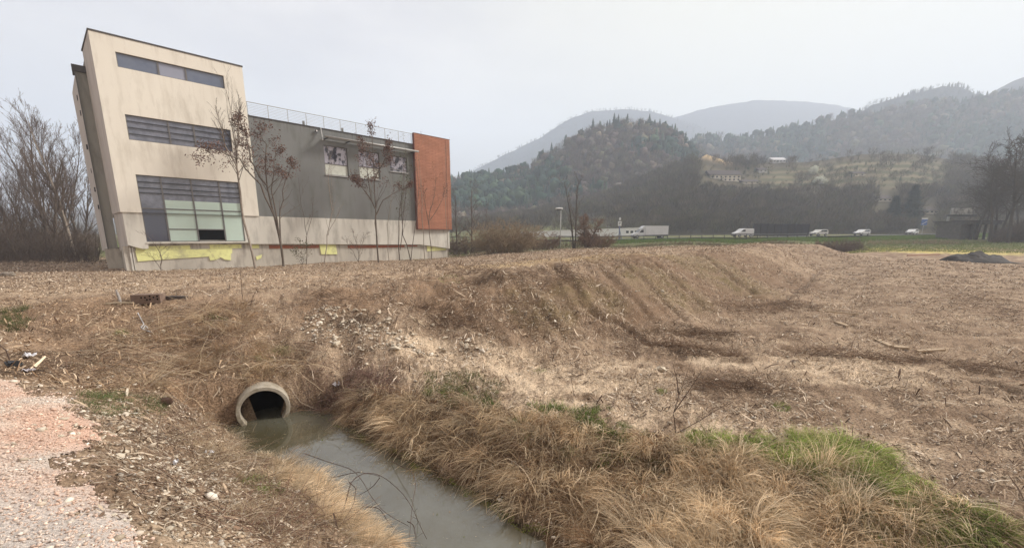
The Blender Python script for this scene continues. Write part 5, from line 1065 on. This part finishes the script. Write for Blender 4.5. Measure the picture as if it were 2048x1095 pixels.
grass("dark_weed_low", poly((1260, 880), (1400, 890), (1420, 960), (1300, 960)), 2200, (.06, .18), (.002, .005), DKGREEN + BROWN, .7, .7, .6)
grass("weeds_by_gravel", poly((150, 790), (240, 785), (330, 800), (330, 845), (220, 835), (150, 820)), 2600, (.05, .15), (.003, .007), [(.12, .18, .06), (.17, .22, .09), (.22, .20, .10)], .9, .3, .6)
grass("left_edge_weeds", poly((0, 620), (60, 610), (50, 660), (0, 668)), 1200, (.08, .25), (.005, .011), [(.10, .13, .05), (.16, .16, .07)], .9, .3, .6)
for q in ((240, 668, 18), (1325, 785, 14), (1560, 815, 22), (1080, 742, 14), (500, 960, 40), (540, 985, 36), (560, 700, 35), (530, 720, 25), (430, 640, 30), (900, 560, 30)):
    grass("green_tuft", poly((q[0] - q[2], q[1]), (q[0], q[1] - q[2] * .4), (q[0] + q[2], q[1]), (q[0], q[1] + q[2] * .4)), 420 if q[2] > 20 else 150, (.05, .14), (.003, .007), GREEN[:3] + [(.16, .17, .06)], .9, .3, .5, .03)
LB = poly((470, 850), (560, 900), (640, 965), (720, 1040), (800, 1090), (640, 1094), (520, 1094), (440, 1030), (380, 930), (330, 870), (400, 830))
grass("left_bank_hay", LB, 15000, (.10, .32), (.002, .005), HAY + PALE, .4, .7, .65)
grass("left_bank_pale_hay", poly((600, 930), (680, 985), (760, 1060), (800, 1094), (690, 1094), (640, 1040), (580, 970)), 7000, (.14, .34), (.0025, .005), PALE, .4, 1.0, .5)
SL = poly((330, 620), (480, 600), (620, 690), (700, 760), (640, 830), (560, 760), (470, 770), (440, 830), (330, 800), (220, 780), (120, 740), (200, 680))
grass("slope_dry_grass", SL, 15000, (.10, .38), (.0025, .006), HAY + BROWN, .35, .6, .75)
grass("pipe_side_hay", poly((580, 770), (720, 770), (780, 800), (690, 848), (600, 832)), 8000, (.10, .32), (.003, .006), HAY + BROWN, .4, .9, .6)
def tussocks(name, pg, n, per, L, Wd, cols, wobble=.1, hang=1.25, keep=.9):
    C = sample(pg, n, wobble); C = C[zg(*C.T) > WZ + .02]; m = len(C); k = rng.integers(int(per * .5), int(per * 1.5), m); i = np.repeat(np.arange(m), k); n = len(i)
    g = grad(C[:, 0], C[:, 1], .25); dn = np.column_stack([-g, -(g ** 2).sum(1)]); dn /= np.linalg.norm(dn, axis=1, keepdims=True) + .12
    sw = rng.normal(size=(m, 3)) * .42; a = rng.random(n) * 2 * pi; rad_ = np.stack([np.cos(a), np.sin(a), 0 * a], 1); b = C[i] + rad_[:, :2] * (rng.random(n) ** .5 * .07)[:, None]
    d0 = dn[i] * .35 + np.array([0, 0, .40]) + rad_ * .36 + sw[i] + rng.normal(size=(n, 3)) * .15; d1 = dn[i] * hang + np.array([0, 0, -.35]) + rad_ * .16 + sw[i] * .8 + rng.normal(size=(n, 3)) * .26
    l = rng.uniform(*L, m)[i] * rng.uniform(.55, 1.15, n); tone = rng.uniform(.7, 1.5, m)[i]
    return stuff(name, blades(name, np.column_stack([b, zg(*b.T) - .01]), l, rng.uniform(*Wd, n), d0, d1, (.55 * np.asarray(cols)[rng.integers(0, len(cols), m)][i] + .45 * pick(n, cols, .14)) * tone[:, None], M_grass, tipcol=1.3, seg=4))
tussocks("straw_tussocks", bank, 330, 48, (.3, .7), (.005, .012), PALE + HAY[:3])
tussocks("hay_tussocks", B2, 215, 50, (.3, .75), (.005, .012), PALE)
tussocks("brown_tussocks", bank, 200, 45, (.2, .5), (.004, .009), BROWN + HAY[2:3])
tussocks("green_tussocks", poly((1370, 876), (1420, 868), (1500, 878), (1620, 878), (1720, 893), (1800, 928), (1890, 985), (1840, 1010), (1720, 985), (1600, 945), (1480, 925)), 240, 60, (.14, .36), (.005, .011), GREEN + PALE[:1] + [(.36, .40, .14), (.30, .38, .10)], .3, .8)
tussocks("green_bank_tussocks", poly((1600, 935), (1740, 965), (1800, 985), (1960, 1035), (2046, 1065), (2046, 1094), (1820, 1094), (1700, 1040)), 150, 50, (.16, .42), (.004, .009), GREEN[:4] + DKGREEN[:2] + PALE[2:3], .1, 1.0)
tussocks("green_mid_tussocks", poly((860, 780), (1000, 800), (1230, 840), (1400, 885), (1440, 950), (1280, 990), (1120, 920), (960, 860)), 95, 45, (.10, .28), (.004, .009), DKGREEN + GREEN[:2], .1, .9)
tussocks("green_low_tussocks", poly((1440, 1000), (1560, 1000), (1600, 1094), (1400, 1094)), 30, 45, (.14, .3), (.004, .008), DKGREEN + GREEN[:1], .1, .9)
tussocks("left_straw_tussocks", poly((520, 870), (640, 965), (720, 1040), (800, 1090), (680, 1094), (600, 1010), (500, 920)), 150, 55, (.16, .45), (.004, .009), PALE + HAY[:2], .08, 1.0)
tussocks("slope_straw_tussocks", poly((330, 640), (480, 620), (600, 700), (660, 780), (580, 770), (470, 770), (440, 820), (330, 790), (250, 740)), 130, 36, (.2, .6), (.004, .009), HAY + BROWN[:3], .15, .9)
tussocks("pipe_straw_tussocks", poly((585, 790), (720, 780), (790, 810), (690, 845), (600, 830)), 60, 60, (.2, .45), (.0035, .007), HAY, .08, 1.1)
tussocks("pipe_top_tussocks", poly((470, 735), (590, 735), (592, 763), (468, 763)), 34, 40, (.15, .38), (.004, .008), HAY, .05, .8)
P = sample(WP[:7].tolist() + WP[-3:].tolist(), 900, .05); P = P[zg(*P.T) < WZ - .02][:260]; V_, F_ = chips(np.column_stack([P, np.full(len(P), WZ + .003)]), rng.gamma(2, .008, len(P)), rng.gamma(2, .005, len(P)), .02, .0); V_[:, 2] = WZ + .003
stuff("floating_leaves", mesh_np("floating_leaves", V_, [F_], M_attr, np.repeat(pick(len(P), [(.45, .38, .28), (.25, .18, .11), (.12, .13, .04), (.35, .3, .2)]), 6, 0)))
ALG = poly((600, 842), (700, 850), (780, 895), (880, 945), (1000, 1000), (1120, 1080), (1020, 1062), (920, 988), (830, 948), (735, 905), (660, 872))
Pm = sample(ALG, 9000, .1); zz = zg(*Pm.T); k = (zz < WZ + .1); Pm = Pm[k]; nA_ = len(Pm); kk = noise2(Pm[:, 0] * 5, Pm[:, 1] * 5) + rng.normal(size=nA_) * .3 > -.05; Pm = Pm[kk]; nA_ = len(Pm)
V_, F_ = pebbles(np.column_stack([Pm, np.maximum(zg(*Pm.T), WZ) - .006]), rng.uniform(.006, .02, nA_) , .8); V_[:, 2] = np.minimum(V_[:, 2], np.repeat(np.maximum(zg(*Pm.T), WZ), 12) + .012)
stuff("algae", mesh_np("algae", V_, [F_], M_attr, np.repeat(pick(nA_, [(.13, .16, .035), (.19, .20, .05), (.08, .10, .03), (.16, .13, .05)]), 12, 0)))
# dead leaves and thin sticks drifting on the near banks
P = sample(poly((200, 830), (420, 820), (600, 900), (720, 1040), (700, 1094), (300, 1094), (200, 960)), 8000, .3); zz = zg(*P.T); k = zz > WZ + .03; P, zz = P[k], zz[k]; n = len(P)
V_, F_ = chips(np.column_stack([P, zz]), rng.gamma(3, .0085, n), rng.gamma(3, .0045, n), .6, .02); stuff("leaf_litter", mesh_np("leaf_litter", V_, [F_], M_attr, np.repeat(pick(n, [(.44, .36, .27), (.34, .26, .185), (.20, .135, .095), (.56, .49, .40), (.13, .085, .06), (.27, .225, .185), (.16, .11, .08)]), 6, 0)))
def sticks(name, pg, n, L, r, cols, lift=.05, wob_=.2, seg=4, rise=.25, arch=-.15):
    P = sample(pg, n, wob_); z = zg(*P.T); ok = z > WZ - .1; P, z = P[ok], z[ok]; pol = []
    for i in range(len(P)):
        a = rng.random() * 2 * pi; d = np.array([cos(a), sin(a), rise * abs(rng.normal()) + .1]); l = rng.uniform(*L); q = wander((P[i, 0], P[i, 1], 0), d, l, seg, .16, arch, rng)
        g = zg(q[:, 0], q[:, 1]); q[:, 2] = np.maximum(q[:, 2] + z[i], g + .004) + lift * rng.random(); pol.append((q, rng.uniform(*r) * np.linspace(1, .4, seg + 1)))
    V, Fq = tubes(pol, 4); c = np.repeat(pick(len(pol), cols), 4 * (seg + 1), 0); return stuff(name, mesh_np(name, V, [Fq], M_attr, c, True))
TW = [(.16, .10, .07), (.24, .16, .11), (.36, .28, .2), (.11, .07, .055), (.45, .38, .3)]
sticks("bank_twigs", poly((330, 830), (480, 850), (600, 930), (720, 1050), (700, 1094), (400, 1094), (260, 960)), 900, (.12, .6), (.0015, .004), TW)
sticks("slope_twigs", SL, 900, (.2, .9), (.002, .0055), TW, .06)
sticks("slope_vines", SL, 90, (.6, 1.6), (.003, .0055), [(.58, .47, .33), (.48, .37, .25)], .08, seg=9, rise=.5, arch=-.08)
sticks("bank_straws", bank, 420, (.25, .75), (.0025, .0045), [(.74, .60, .42), (.62, .49, .32), (.5, .37, .23)], .14, seg=5, rise=.7, arch=-.2)
sticks("bank_stems", bank, 1000, (.12, .55), (.0012, .0032), TW + HAY, .08, rise=.6)
sticks("field_sticks", poly((700, 560), (1500, 520), (2040, 560), (2040, 1000), (1400, 860), (1000, 760), (700, 720)), 1100, (.12, .6), (.002, .005), TW + [(.6, .5, .38)], .02, seg=6)
for q, n_ in ((((600, 590), (700, 585), (730, 620), (640, 620)), 120), (((850, 530), (930, 535), (1010, 550), (1020, 590), (900, 590)), 420), (((980, 600), (1080, 600), (1120, 660), (1020, 680)), 240), (((1030, 545), (1150, 545), (1180, 575), (1060, 590)), 240), (((1350, 655), (1460, 660), (1450, 680), (1340, 676)), 260), (((1430, 600), (1620, 604), (1640, 622), (1450, 620)), 380), (((1240, 655), (1440, 700), (1500, 718), (1380, 712), (1250, 680)), 420), (((1420, 760), (1540, 770), (1560, 790), (1400, 790)), 260), (((820, 600), (960, 640), (960, 670), (840, 640)), 300), (((1600, 700), (1850, 715), (2040, 740), (2040, 752), (1850, 728), (1600, 712)), 420), (((1880, 590), (2040, 600), (2040, 640), (1900, 630)), 300)):
    sticks("dead_brush", poly(*q), n_, (.2, .8), (.003, .006), [(.15, .095, .06), (.22, .145, .10), (.10, .066, .048), (.32, .23, .16)], .07, .3, 4, .5)
sticks("red_canes", poly((480, 985), (620, 985), (680, 1060), (640, 1094), (440, 1094)), 170, (.2, .7), (.0015, .003), [(.20, .115, .085), (.16, .085, .065), (.12, .08, .06)], .1, rise=.5)
sticks("mound_stems", poly((640, 745), (760, 745), (800, 800), (700, 835), (600, 820)), 700, (.15, .6), (.0015, .004), [(.17, .10, .085), (.24, .16, .13), (.12, .07, .06)], .08, rise=.5)

# ------------------------------------------------------------------ single things on the near ground
def canes(name, label, cat, polys, r, mat, group=None):
    """polys: lists of (px, py, height above water/ground reference Z) -> curved canes in world space"""
    out = []; 
    for pl in polys:
        P = np.array([at_z(x, y, z) for x, y, z in pl]); t = np.linspace(0, len(P) - 1, 5 * (len(P) - 1) + 1); i = np.clip(t.astype(int), 0, len(P) - 2); f = (t - i)[:, None]
        p0, p1, p2, p3 = P[np.clip(i - 1, 0, None)], P[i], P[i + 1], P[np.clip(i + 2, None, len(P) - 1)]
        q = .5 * (2 * p1 + (p2 - p0) * f + (2 * p0 - 5 * p1 + 4 * p2 - p3) * f ** 2 + (3 * p1 - p0 - 3 * p2 + p3) * f ** 3); out.append((q, r * np.linspace(1, .45, len(q))))
    b = out[0][0][0].copy(); o = empty(name, tuple(b), label, cat, group); tw = []
    for q, rr_ in out:
        for k in range(2, len(q) - 1, 2):
            if rng.random() < .5: tw.append((wander(q[k], rng.normal(size=3) + np.array([0, 0, .3]), rng.uniform(.05, .16), 3, .2, 0, rng), r * .35 * np.linspace(1, .5, 4)))
    V, Fq = tubes([(q - b, r_) for q, r_ in out], 5); link("stem", mesh_np("stem", V, [Fq], mat, None, True), o)
    if tw: V, Fq = tubes([(q - b, r_) for q, r_ in tw], 3); link("twigs", mesh_np("twigs", V, [Fq], mat), o)
    return o
M_cane = M("bramble_cane", (.075, .05, .04), .8, col2=(.12, .08, .06), scale=8)
cx = lambda l: [(400 + x / 3.085, 740 + y / 3.085, z) for x, y, z in l]
canes("bramble", "dark bramble canes arching in loops over the ditch water", "bramble", [
    cx([(880, 880, -3.3), (905, 790, -3.1), (935, 690, -2.95), (1000, 640, -2.9), (1070, 635, -2.95), (1150, 670, -3.0), (1250, 760, -3.1), (1310, 850, -3.2), (1360, 960, -3.35), (1400, 1040, -3.52)]),
    cx([(640, 510, -3.3), (780, 560, -3.3), (930, 610, -3.3), (1000, 680, -3.3), (1060, 780, -3.3), (1150, 880, -3.35), (1290, 960, -3.5)]),
    cx([(1180, 560, -3.52), (1240, 590, -3.4), (1300, 620, -3.3), (1330, 700, -3.25), (1310, 830, -3.25), (1290, 1060, -3.45)]),
    cx([(800, 665, -3.35), (960, 630, -3.25), (1060, 640, -3.2), (1110, 655, -3.2)]), cx([(920, 690, -3.1), (960, 730, -3.25), (950, 800, -3.4)]), cx([(1110, 660, -3.1), (1060, 720, -3.2), (980, 770, -3.35)]),
    cx([(1280, 930, -3.4), (1320, 960, -3.35), (1330, 1040, -3.45)]), cx([(1000, 840, -3.3), (1100, 850, -3.3), (1160, 930, -3.4), (1210, 990, -3.45)])], .006, M_cane)
def shoot(label, px, py, tips_, r, mat, cat="sapling", name="sapling", group="bare shoots at the field edge"):
    p = H(px, py); k = p[1]; pl = []
    for t in tips_: pl.append([at_y(x, y, k + dy) for x, y, dy in t])
    o = empty(name, tuple(p), label, cat, group); st = []
    for P in pl:
        P = np.array(P) - p; t = np.linspace(0, len(P) - 1, 4 * (len(P) - 1) + 1); q = np.stack([np.interp(t, np.arange(len(P)), P[:, i]) for i in range(3)], 1); st.append((q, r))
    R = np.random.default_rng(int(px)); tr, tw, _ = skeleton(R, st, 1, (5,), .22, .5, .03, .1, .5, .3, .0015)
    V, Fq = tubes(tr, 5); link("stem", mesh_np("stem", V, [Fq], mat, None, True), o); V, Fq = tubes(tw, 3); link("twigs", mesh_np("twigs", V, [Fq], mat), o)
shoot("dark forked shoot standing where the field meets the ditch bank", 1352, 866, [[(1352, 868, 0), (1347, 825, 0), (1358, 790, .05), (1388, 706, .1)], [(1349, 822, 0), (1375, 785, -.05), (1412, 728, -.1)], [(1358, 790, .05), (1352, 750, .1), (1345, 725, .12)], [(1352, 866, 0), (1400, 840, .15), (1480, 790, .4)]], .009, M_cane)
shoot("thin upright stalk above the weedy ditch edge", 1088, 800, [[(1088, 803, 0), (1088, 760, 0), (1087, 690, 0)]], .004, M_bark)
shoot("thin leaning stalk on pale soil right of the weedy edge", 1148, 790, [[(1148, 792, 0), (1143, 760, 0), (1146, 720, 0)]], .004, M_bark)
shoot("straight dark stick before the big tower window", 485, 600, [[(486, 605, 0), (482, 560, 0), (480, 533, 0)]], .009, M_cane)
shoot("curved shoot leaning right on the terrace edge", 500, 612, [[(500, 615, 0), (507, 590, 0), (521, 567, 0)]], .008, M_cane)
shoot("long thin leaning stem left of the straight dark stick", 458, 580, [[(460, 585, 0), (452, 560, 0), (440, 530, 0), (412, 492, 0)]], .009, M_barkp)
shoot("dark curved cane by the left edge above the gravel", 20, 722, [[(22, 726, 0), (12, 700, 0), (0, 690, 0), (-20, 680, 0)]], .012, M_cane)
M_stalk = M("dry_stalk", (.52, .43, .31), .85, col2=(.40, .32, .22), scale=6)
def stalk(label, pts, r=.004):
    P0 = H(pts[0][0], pts[0][1]); Y = P0[1]; P = np.array([at_y(x, y, Y - .10 * 0 + dy) for x, y, dy in pts]); b = P[0].copy(); V, Fq = tubes([(P - b, np.linspace(r, r * .5, len(P)))], 5)
    tag(link("dry_stalk", mesh_np("dry_stalk", V, [Fq], M_stalk, None, True), loc=tuple(b)), label, "stalk", "pale dry stalks on the ditch bank")
stalk("tall straight pale stalk rising from the middle of the ditch bank", [(1080, 1020, 0), (1084, 930, -.05), (1085, 830, -.1)])
stalk("upright pale stalk at bottom centre of the ditch bank", [(1282, 1090, 0), (1288, 1000, 0), (1294, 945, 0)], .005)
stalk("slanting pale stalk low on the bank near the water", [(1135, 1060, 0), (1190, 1005, 0), (1222, 970, 0)], .005)
stalk("pale stalk lying across the bank above the slanting one", [(1250, 958, 0), (1290, 980, 0), (1325, 975, 0)], .004)
# rocks
rk_mesh = [mesh_np("rock", rock(100 + i, IC2), [IC2[1]], M_stone) for i in range(7)]
M_bould = M('grey_boulder', (.30, .26, .22), .9, col2=(.2, .17, .14), scale=4)
def put_rock(label, px, py, wpx, k, group=None, hs=1.0, mat=None):
    p = H(px, py); w_ = wpx / F * np.linalg.norm(p) / 2; o = link("rock", rk_mesh[k % 7] if mat is None else mesh_np("rock", rock(100 + k, IC2), [IC2[1]], mat), loc=(p[0], p[1], p[2] + w_ * .22 * hs)); o.scale = (w_, w_, w_ * hs); o.rotation_euler = (.2 * (k % 3), 0, k * 1.7)
    tag(o, label, "rock", group)
put_rock("largest pale rock lying on the bare soil of the field", 1322, 741, 40, 0, None, .8)
put_rock("white block lowest in the rubble patch beside dry stems", 671, 690, 28, 1); put_rock("white block right behind the lowest white block in the rubble", 670, 678, 18, 2)
put_rock("angular white rock at upper edge of the rubble patch", 729, 652, 13, 3); put_rock("long pale rock at the lower right end of rubble patch", 790, 697, 34, 3, None, .5)
put_rock("pale rounded rock halfway up the right bank face", 1325, 583, 12, 5); put_rock("pale rock at the foot of the bank beside the short rut", 1328, 658, 12, 6)
put_rock("tan boulder lying on the slope above rubble patch", 888, 637, 18, 2); put_rock("white rock in the leaf litter beside the gravel", 236, 914, 30, 3, None, .6)
put_rock("pale stone at the green edge above dark weeds", 955, 775, 16, 1, None, .8); put_rock("tan stone tucked in ditch bank grass near the water", 845, 852, 18, 4)
put_rock("pale stone right of the culvert pipe on the slope", 733, 728, 12, 5); put_rock("big grey boulder at far left under the bare trees", 12, 552, 26, 6, None, .8, M_bould); put_rock("small tan stone on the left slope below the white cable", 327, 663, 12, 0)
put_rock("stone on the soil at right near green verge clumps", 1960, 943, 20, 2, None, .5)
R7 = np.random.default_rng(77)
for i in range(46):
    t = R7.random(); px = 640 + 340 * t + R7.normal() * 30; py = 640 + 55 * t + R7.normal() * 14
    put_rock("pale broken stone among many in the rubble patch on the bank", px, py, R7.uniform(7, 17), i, "stones of the rubble patch")
for i in range(34):
    t = R7.random(); px = 190 + 260 * t + R7.normal() * 40; py = 850 + 200 * t + R7.normal() * 28
    put_rock("pale stone in the strip of litter between gravel and ditch", px, py, R7.uniform(9, 22), i, "stones beside the gravel path", .6)
for i in range(40):
    px = R7.uniform(900, 2040); py = R7.uniform(560, 900)
    put_rock("small pale stone scattered on the cleared field", px, py, R7.uniform(4, 10), i, "stones scattered on the field", .6)
# buried hollow block, post and beam on the terrace edge
p = H(268, 606); bl = empty("hollow_block", tuple(p + np.array([0, 0, .02])), "weathered hollow clay block with round holes lying by short metal post", "block", rz=.25); k = p[1] / F
M_clay = M("old_clay", (.25, .18, .14), .9, col2=(.16, .11, .085), scale=6)
w_ = 46 * k; h_ = 15 * k; MB().box(-.1 * w_, w_, 0, .3, -.05, h_).build("shell", M_clay, bl)
for (a, c) in ((.30, .62), (.44, .62), (.62, .35), (.76, .62), (.62, .78), (.9, .35), (.9, .75), (.5, .3)):
    MB().prism([(a * w_ + .022 * cos(pi * j / 5), c * h_ + .022 * sin(pi * j / 5)) for j in range(10)], 'y', -.004, .02).build("hole", M_black, bl)  # solid black discs paint the shade of the holes onto the block
p = H(352, 598); tag(MB().box(-.38, .3, -.04, .06, 0, .09).build("metal_channel", M("rusted_steel", (.10, .085, .08), .7), loc=tuple(p)), "dark steel channel lying right of the hollow block", "beam")
p = H(240, 606); tag(MB().tube([(.03, 0, -.1), (0, 0, .16), (-.03, 0, .30)], .03, 8).tube([(-.03, 0, .29), (-.04, 0, .36)], .02, 8).build("metal_post", M("weathered_post", (.45, .43, .42), .6, col2=(.25, .22, .2), scale=12), loc=tuple(p)), "short pale metal post stub standing left of the hollow block", "post")
p = H(232, 610); V, Fq = tubes([(np.array([(-.3, 0, .03), (-.05, .02, .05), (.2, .0, .06), (.45, .05, .05)]), np.array([.02, .03, .03, .02]))], 6); tag(link("log", mesh_np("log", V, [Fq], M_stalk, None, True), loc=tuple(p)), "pale broken branch lying in front of the short metal post", "branch")
for px, py, n_ in ((262, 612, 240),):
    grass("dry_debris", poly((225, 606), (300, 604), (300, 616), (225, 616)), n_, (.05, .2), (.006, .012), BROWN, .5, .5, .8)
# white cable
pts = [H(*q) + np.array([0, 0, .02]) for q in ((276, 627), (283, 640), (288, 650), (282, 656), (290, 661), (296, 657), (291, 652), (286, 660), (298, 664), (307, 666))]
V, Fq = tubes([(np.array(pts) - pts[0], np.full(len(pts), .011))], 6); tag(link("cable", mesh_np("cable", V, [Fq], M("cable_white", (.55, .57, .60), .5), None, True), loc=tuple(pts[0])), "tangled white cable lying on the brown left slope", "cable")
# scraps of litter
M_rag = M("white_plastic", (.72, .72, .76), .5)
def scrap(label, px, py, wpx, seed, mat=None):
    R = np.random.default_rng(seed); p = H(px, py); w_ = wpx / F * np.linalg.norm(p) / 2; n_ = 7; u = np.linspace(-1, 1, n_); X, Y = np.meshgrid(u, u); Z = .35 * R.normal(size=X.shape) + .4; X = X + .15 * R.normal(size=X.shape); Y = Y + .15 * R.normal(size=X.shape)
    ii = np.arange(n_ * n_).reshape(n_, n_); o = link("plastic_scrap", mesh_np("plastic_scrap", np.stack([X, Y * .8, Z], -1).reshape(-1, 3) * w_, [np.stack([ii[:-1, :-1], ii[:-1, 1:], ii[1:, 1:], ii[1:, :-1]], -1).reshape(-1, 4)], mat or M_rag, None, True), loc=tuple(p)); so = o.modifiers.new("thick", "SOLIDIFY"); so.thickness = .004
    tag(o, label, "litter")
scrap("white crumpled plastic scrap on slope right of the culvert pipe", 673, 770, 14, 1); scrap("bright white plastic scrap in the litter near the left bank hay", 345, 927, 13, 2); scrap("white scrap on bank hay left of the ditch", 418, 907, 12, 3)
scrap("white rag in dark litter near the left picture edge", 60, 712, 11, 4); scrap("grey rag below the white rag at left edge", 55, 742, 11, 5, M("rag_grey", (.5, .46, .48), .7))
p = H(24, 735); o = link("rubbish_bag", mesh_np("rubbish_bag", rock(9, IC2) * np.array([.16, .12, .12]) + np.array([0, 0, .06]), [IC2[1]], M("black_plastic", (.012, .012, .013), .35), None, True), loc=tuple(p)); tag(o, "black rubbish bag lying at left picture edge above the gravel", "bag")
p = H(330, 808); o = link("dirt_clod", mesh_np("dirt_clod", rock(19, IC2) * np.array([.17, .13, .13]) + np.array([0, 0, .05]), [IC2[1]], M("damp_earth", (.085, .05, .035), .95, bump=.6, bscale=30), None, True), loc=tuple(p)); tag(o, "dark clod of damp earth on the slope left of the pipe", "clod")
# loose wood on the field
def plank(label, px0, py0, px1, py1, w_, mat, t=.05, name="plank"):
    a, b_ = H(px0, py0), H(px1, py1); d = b_ - a; L = np.linalg.norm(d[:2]); o = MB().prism([(0, -w_ / 2), (L * .35, -w_ * .56), (L, -w_ * .3), (L * .97, w_ * .4), (L * .6, w_ / 2), (L * .05, w_ * .35)], 'z', 0, t).build(name, mat, loc=tuple(a + np.array([0, 0, .01]))); o.rotation_euler = (0, -math.atan2(d[2], L), math.atan2(d[1], d[0])); tag(o, label, "plank", "loose boards on the field")
M_wood = M("split_wood", (.48, .37, .26), .85, col2=(.36, .27, .18), scale=5)
plank("long thin pale pole lying beside the dark rut", 1622, 621, 1718, 630, .08, M_wood); plank("pale splinter board slanting left on the field", 1752, 680, 1780, 694, .16, M_wood); plank("flat pale board in the middle of the field", 1786, 695, 1818, 698, .22, M_wood)
plank("long pale board right of the flat pale board", 1832, 704, 1888, 701, .14, M_wood); plank("short chip of board near the long thin pole", 1672, 645, 1695, 654, .14, M_wood); plank("pale peeled log lying left of the black heap", 1812, 512, 1878, 510, .35, M("peeled_log", (.50, .33, .24), .8), .18, "log")
V, Fq = tubes([(np.array([H(1092 + 0, 0 + 620)] * 1 + [H(820, 632), H(828, 640), H(845, 650)])[1:], np.array([.03, .035, .02]))], 6); b = V.mean(0); tag(link("root", mesh_np("root", V - b, [Fq], M_stalk, None, True), loc=tuple(b)), "pale curved root lying across the bank beside rubble", "root")
# black heap
p = H(1945, 522); k = p[1] / F; n_ = 60; u = np.linspace(-1, 1, n_); X, Y = np.meshgrid(u, u); r_ = np.hypot(X, Y)
Zh = 20 * k * np.clip(1 - r_, 0, 1) ** .8 * (1 + .25 * fbm(X * 3, Y * 3, 4)) + 6 * k * np.exp(-((X - .75) / .3) ** 2 - (Y / .3) ** 2) * (1 + .4 * fbm(X * 6, Y * 6, 3)) + 5 * k * np.exp(-((X + .7) / .25) ** 2 - (Y / .3) ** 2) - .2 * k
ii = np.arange(n_ * n_).reshape(n_, n_); o = link("earth_heap", mesh_np("earth_heap", np.stack([X * 62 * k, Y * 40 * k, Zh - .06], -1).reshape(-1, 3), [np.stack([ii[:-1, :-1], ii[:-1, 1:], ii[1:, 1:], ii[1:, :-1]], -1).reshape(-1, 4)], M("black_mulch", (.028, .025, .025), .9, col2=(.05, .045, .045), scale=4, bump=.8, bscale=8), None, False), loc=tuple(p)); tag(o, "low black heap of dark soil at far side of the field", "heap")

# ------------------------------------------------------------------ air, sky, sun
SUN_AZ, SUN_EL = rad(74), rad(36)          # bright patch of cloud up right of the view
m = bpy.data.materials.new("haze_air"); m.use_nodes = True; nt = m.node_tree; nt.nodes.remove(nt.nodes["Principled BSDF"]); pv = nt.nodes.new("ShaderNodeVolumePrincipled")
pv.inputs["Color"].default_value = (.77, .86, 1.0, 1); pv.inputs["Density"].default_value = .00090; pv.inputs["Anisotropy"].default_value = .1; nt.links.new(pv.outputs[0], nt.nodes["Material Output"].inputs["Volume"])
hz = MB().box(-2300, 2300, -60, 2400, -9, 560).build("haze", m); tag(hz, kind="stuff")
w = bpy.data.worlds.new("World"); S.world = w; w.use_nodes = True; nt = w.node_tree; N = nt.nodes; Lk = nt.links; bg = N["Background"]; bg.inputs["Strength"].default_value = .1
sky = N.new("ShaderNodeTexSky"); sky.sky_type = 'NISHITA'; sky.sun_disc = False; sky.sun_elevation = SUN_EL; sky.sun_rotation = SUN_AZ; sky.dust_density = 4; sky.altitude = 200
tc = N.new("ShaderNodeTexCoord"); mp = N.new("ShaderNodeMapping"); mp.inputs["Scale"].default_value = (1, 1, 2.6); Lk.new(tc.outputs["Generated"], mp.inputs[0])
nz = N.new("ShaderNodeTexNoise"); nz.inputs["Scale"].default_value = 1.7; nz.inputs["Detail"].default_value = 5; nz.inputs["Roughness"].default_value = .6; Lk.new(mp.outputs[0], nz.inputs["Vector"])
cr = N.new("ShaderNodeValToRGB"); cr.color_ramp.elements[0].position = .33; cr.color_ramp.elements[0].color = (2.05, 1.72, 1.75, 1); cr.color_ramp.elements[1].position = .67; cr.color_ramp.elements[1].color = (4.85, 4.32, 3.75, 1); Lk.new(nz.outputs["Fac"], cr.inputs[0])
sd = (sin(SUN_AZ) * cos(SUN_EL), cos(SUN_AZ) * cos(SUN_EL), sin(SUN_EL))
dp = N.new("ShaderNodeVectorMath"); dp.operation = "DOT_PRODUCT"; dp.inputs[1].default_value = (.62, .62, .48); Lk.new(tc.outputs["Generated"], dp.inputs[0])
mr = N.new("ShaderNodeMapRange"); mr.interpolation_type = "SMOOTHSTEP"; mr.inputs[1].default_value = .55; mr.inputs[2].default_value = 1.0; Lk.new(dp.outputs["Value"], mr.inputs[0])
mx = N.new("ShaderNodeMix"); mx.data_type = "RGBA"; Lk.new(mr.outputs[0], mx.inputs[0]); Lk.new(cr.outputs[0], mx.inputs[6]); mx.inputs[7].default_value = (4.9, 4.5, 3.2, 1)
m2 = N.new("ShaderNodeMix"); m2.data_type = "RGBA"; m2.inputs[0].default_value = .06; Lk.new(mx.outputs[2], m2.inputs[6]); Lk.new(sky.outputs[0], m2.inputs[7]); Lk.new(m2.outputs[2], bg.inputs["Color"])
sl = bpy.data.lights.new("sun", "SUN"); sl.energy = 3.9; sl.angle = rad(14); sl.color = (1.0, .93, .84); so = bpy.data.objects.new("sun", sl); COL.objects.link(so)
from mathutils import Vector
so.rotation_euler = Vector(sd).to_track_quat('Z', 'Y').to_euler()
vs = S.view_settings; vs.view_transform = 'Standard'; vs.look = 'None'; vs.gamma = 1; vs.use_curve_mapping = False; vs.exposure = 1.12
S.cycles.use_denoising = True; S.cycles.max_bounces = 8; S.cycles.diffuse_bounces = 3; S.cycles.volume_bounces = 4; S.cycles.sample_clamp_indirect = 4
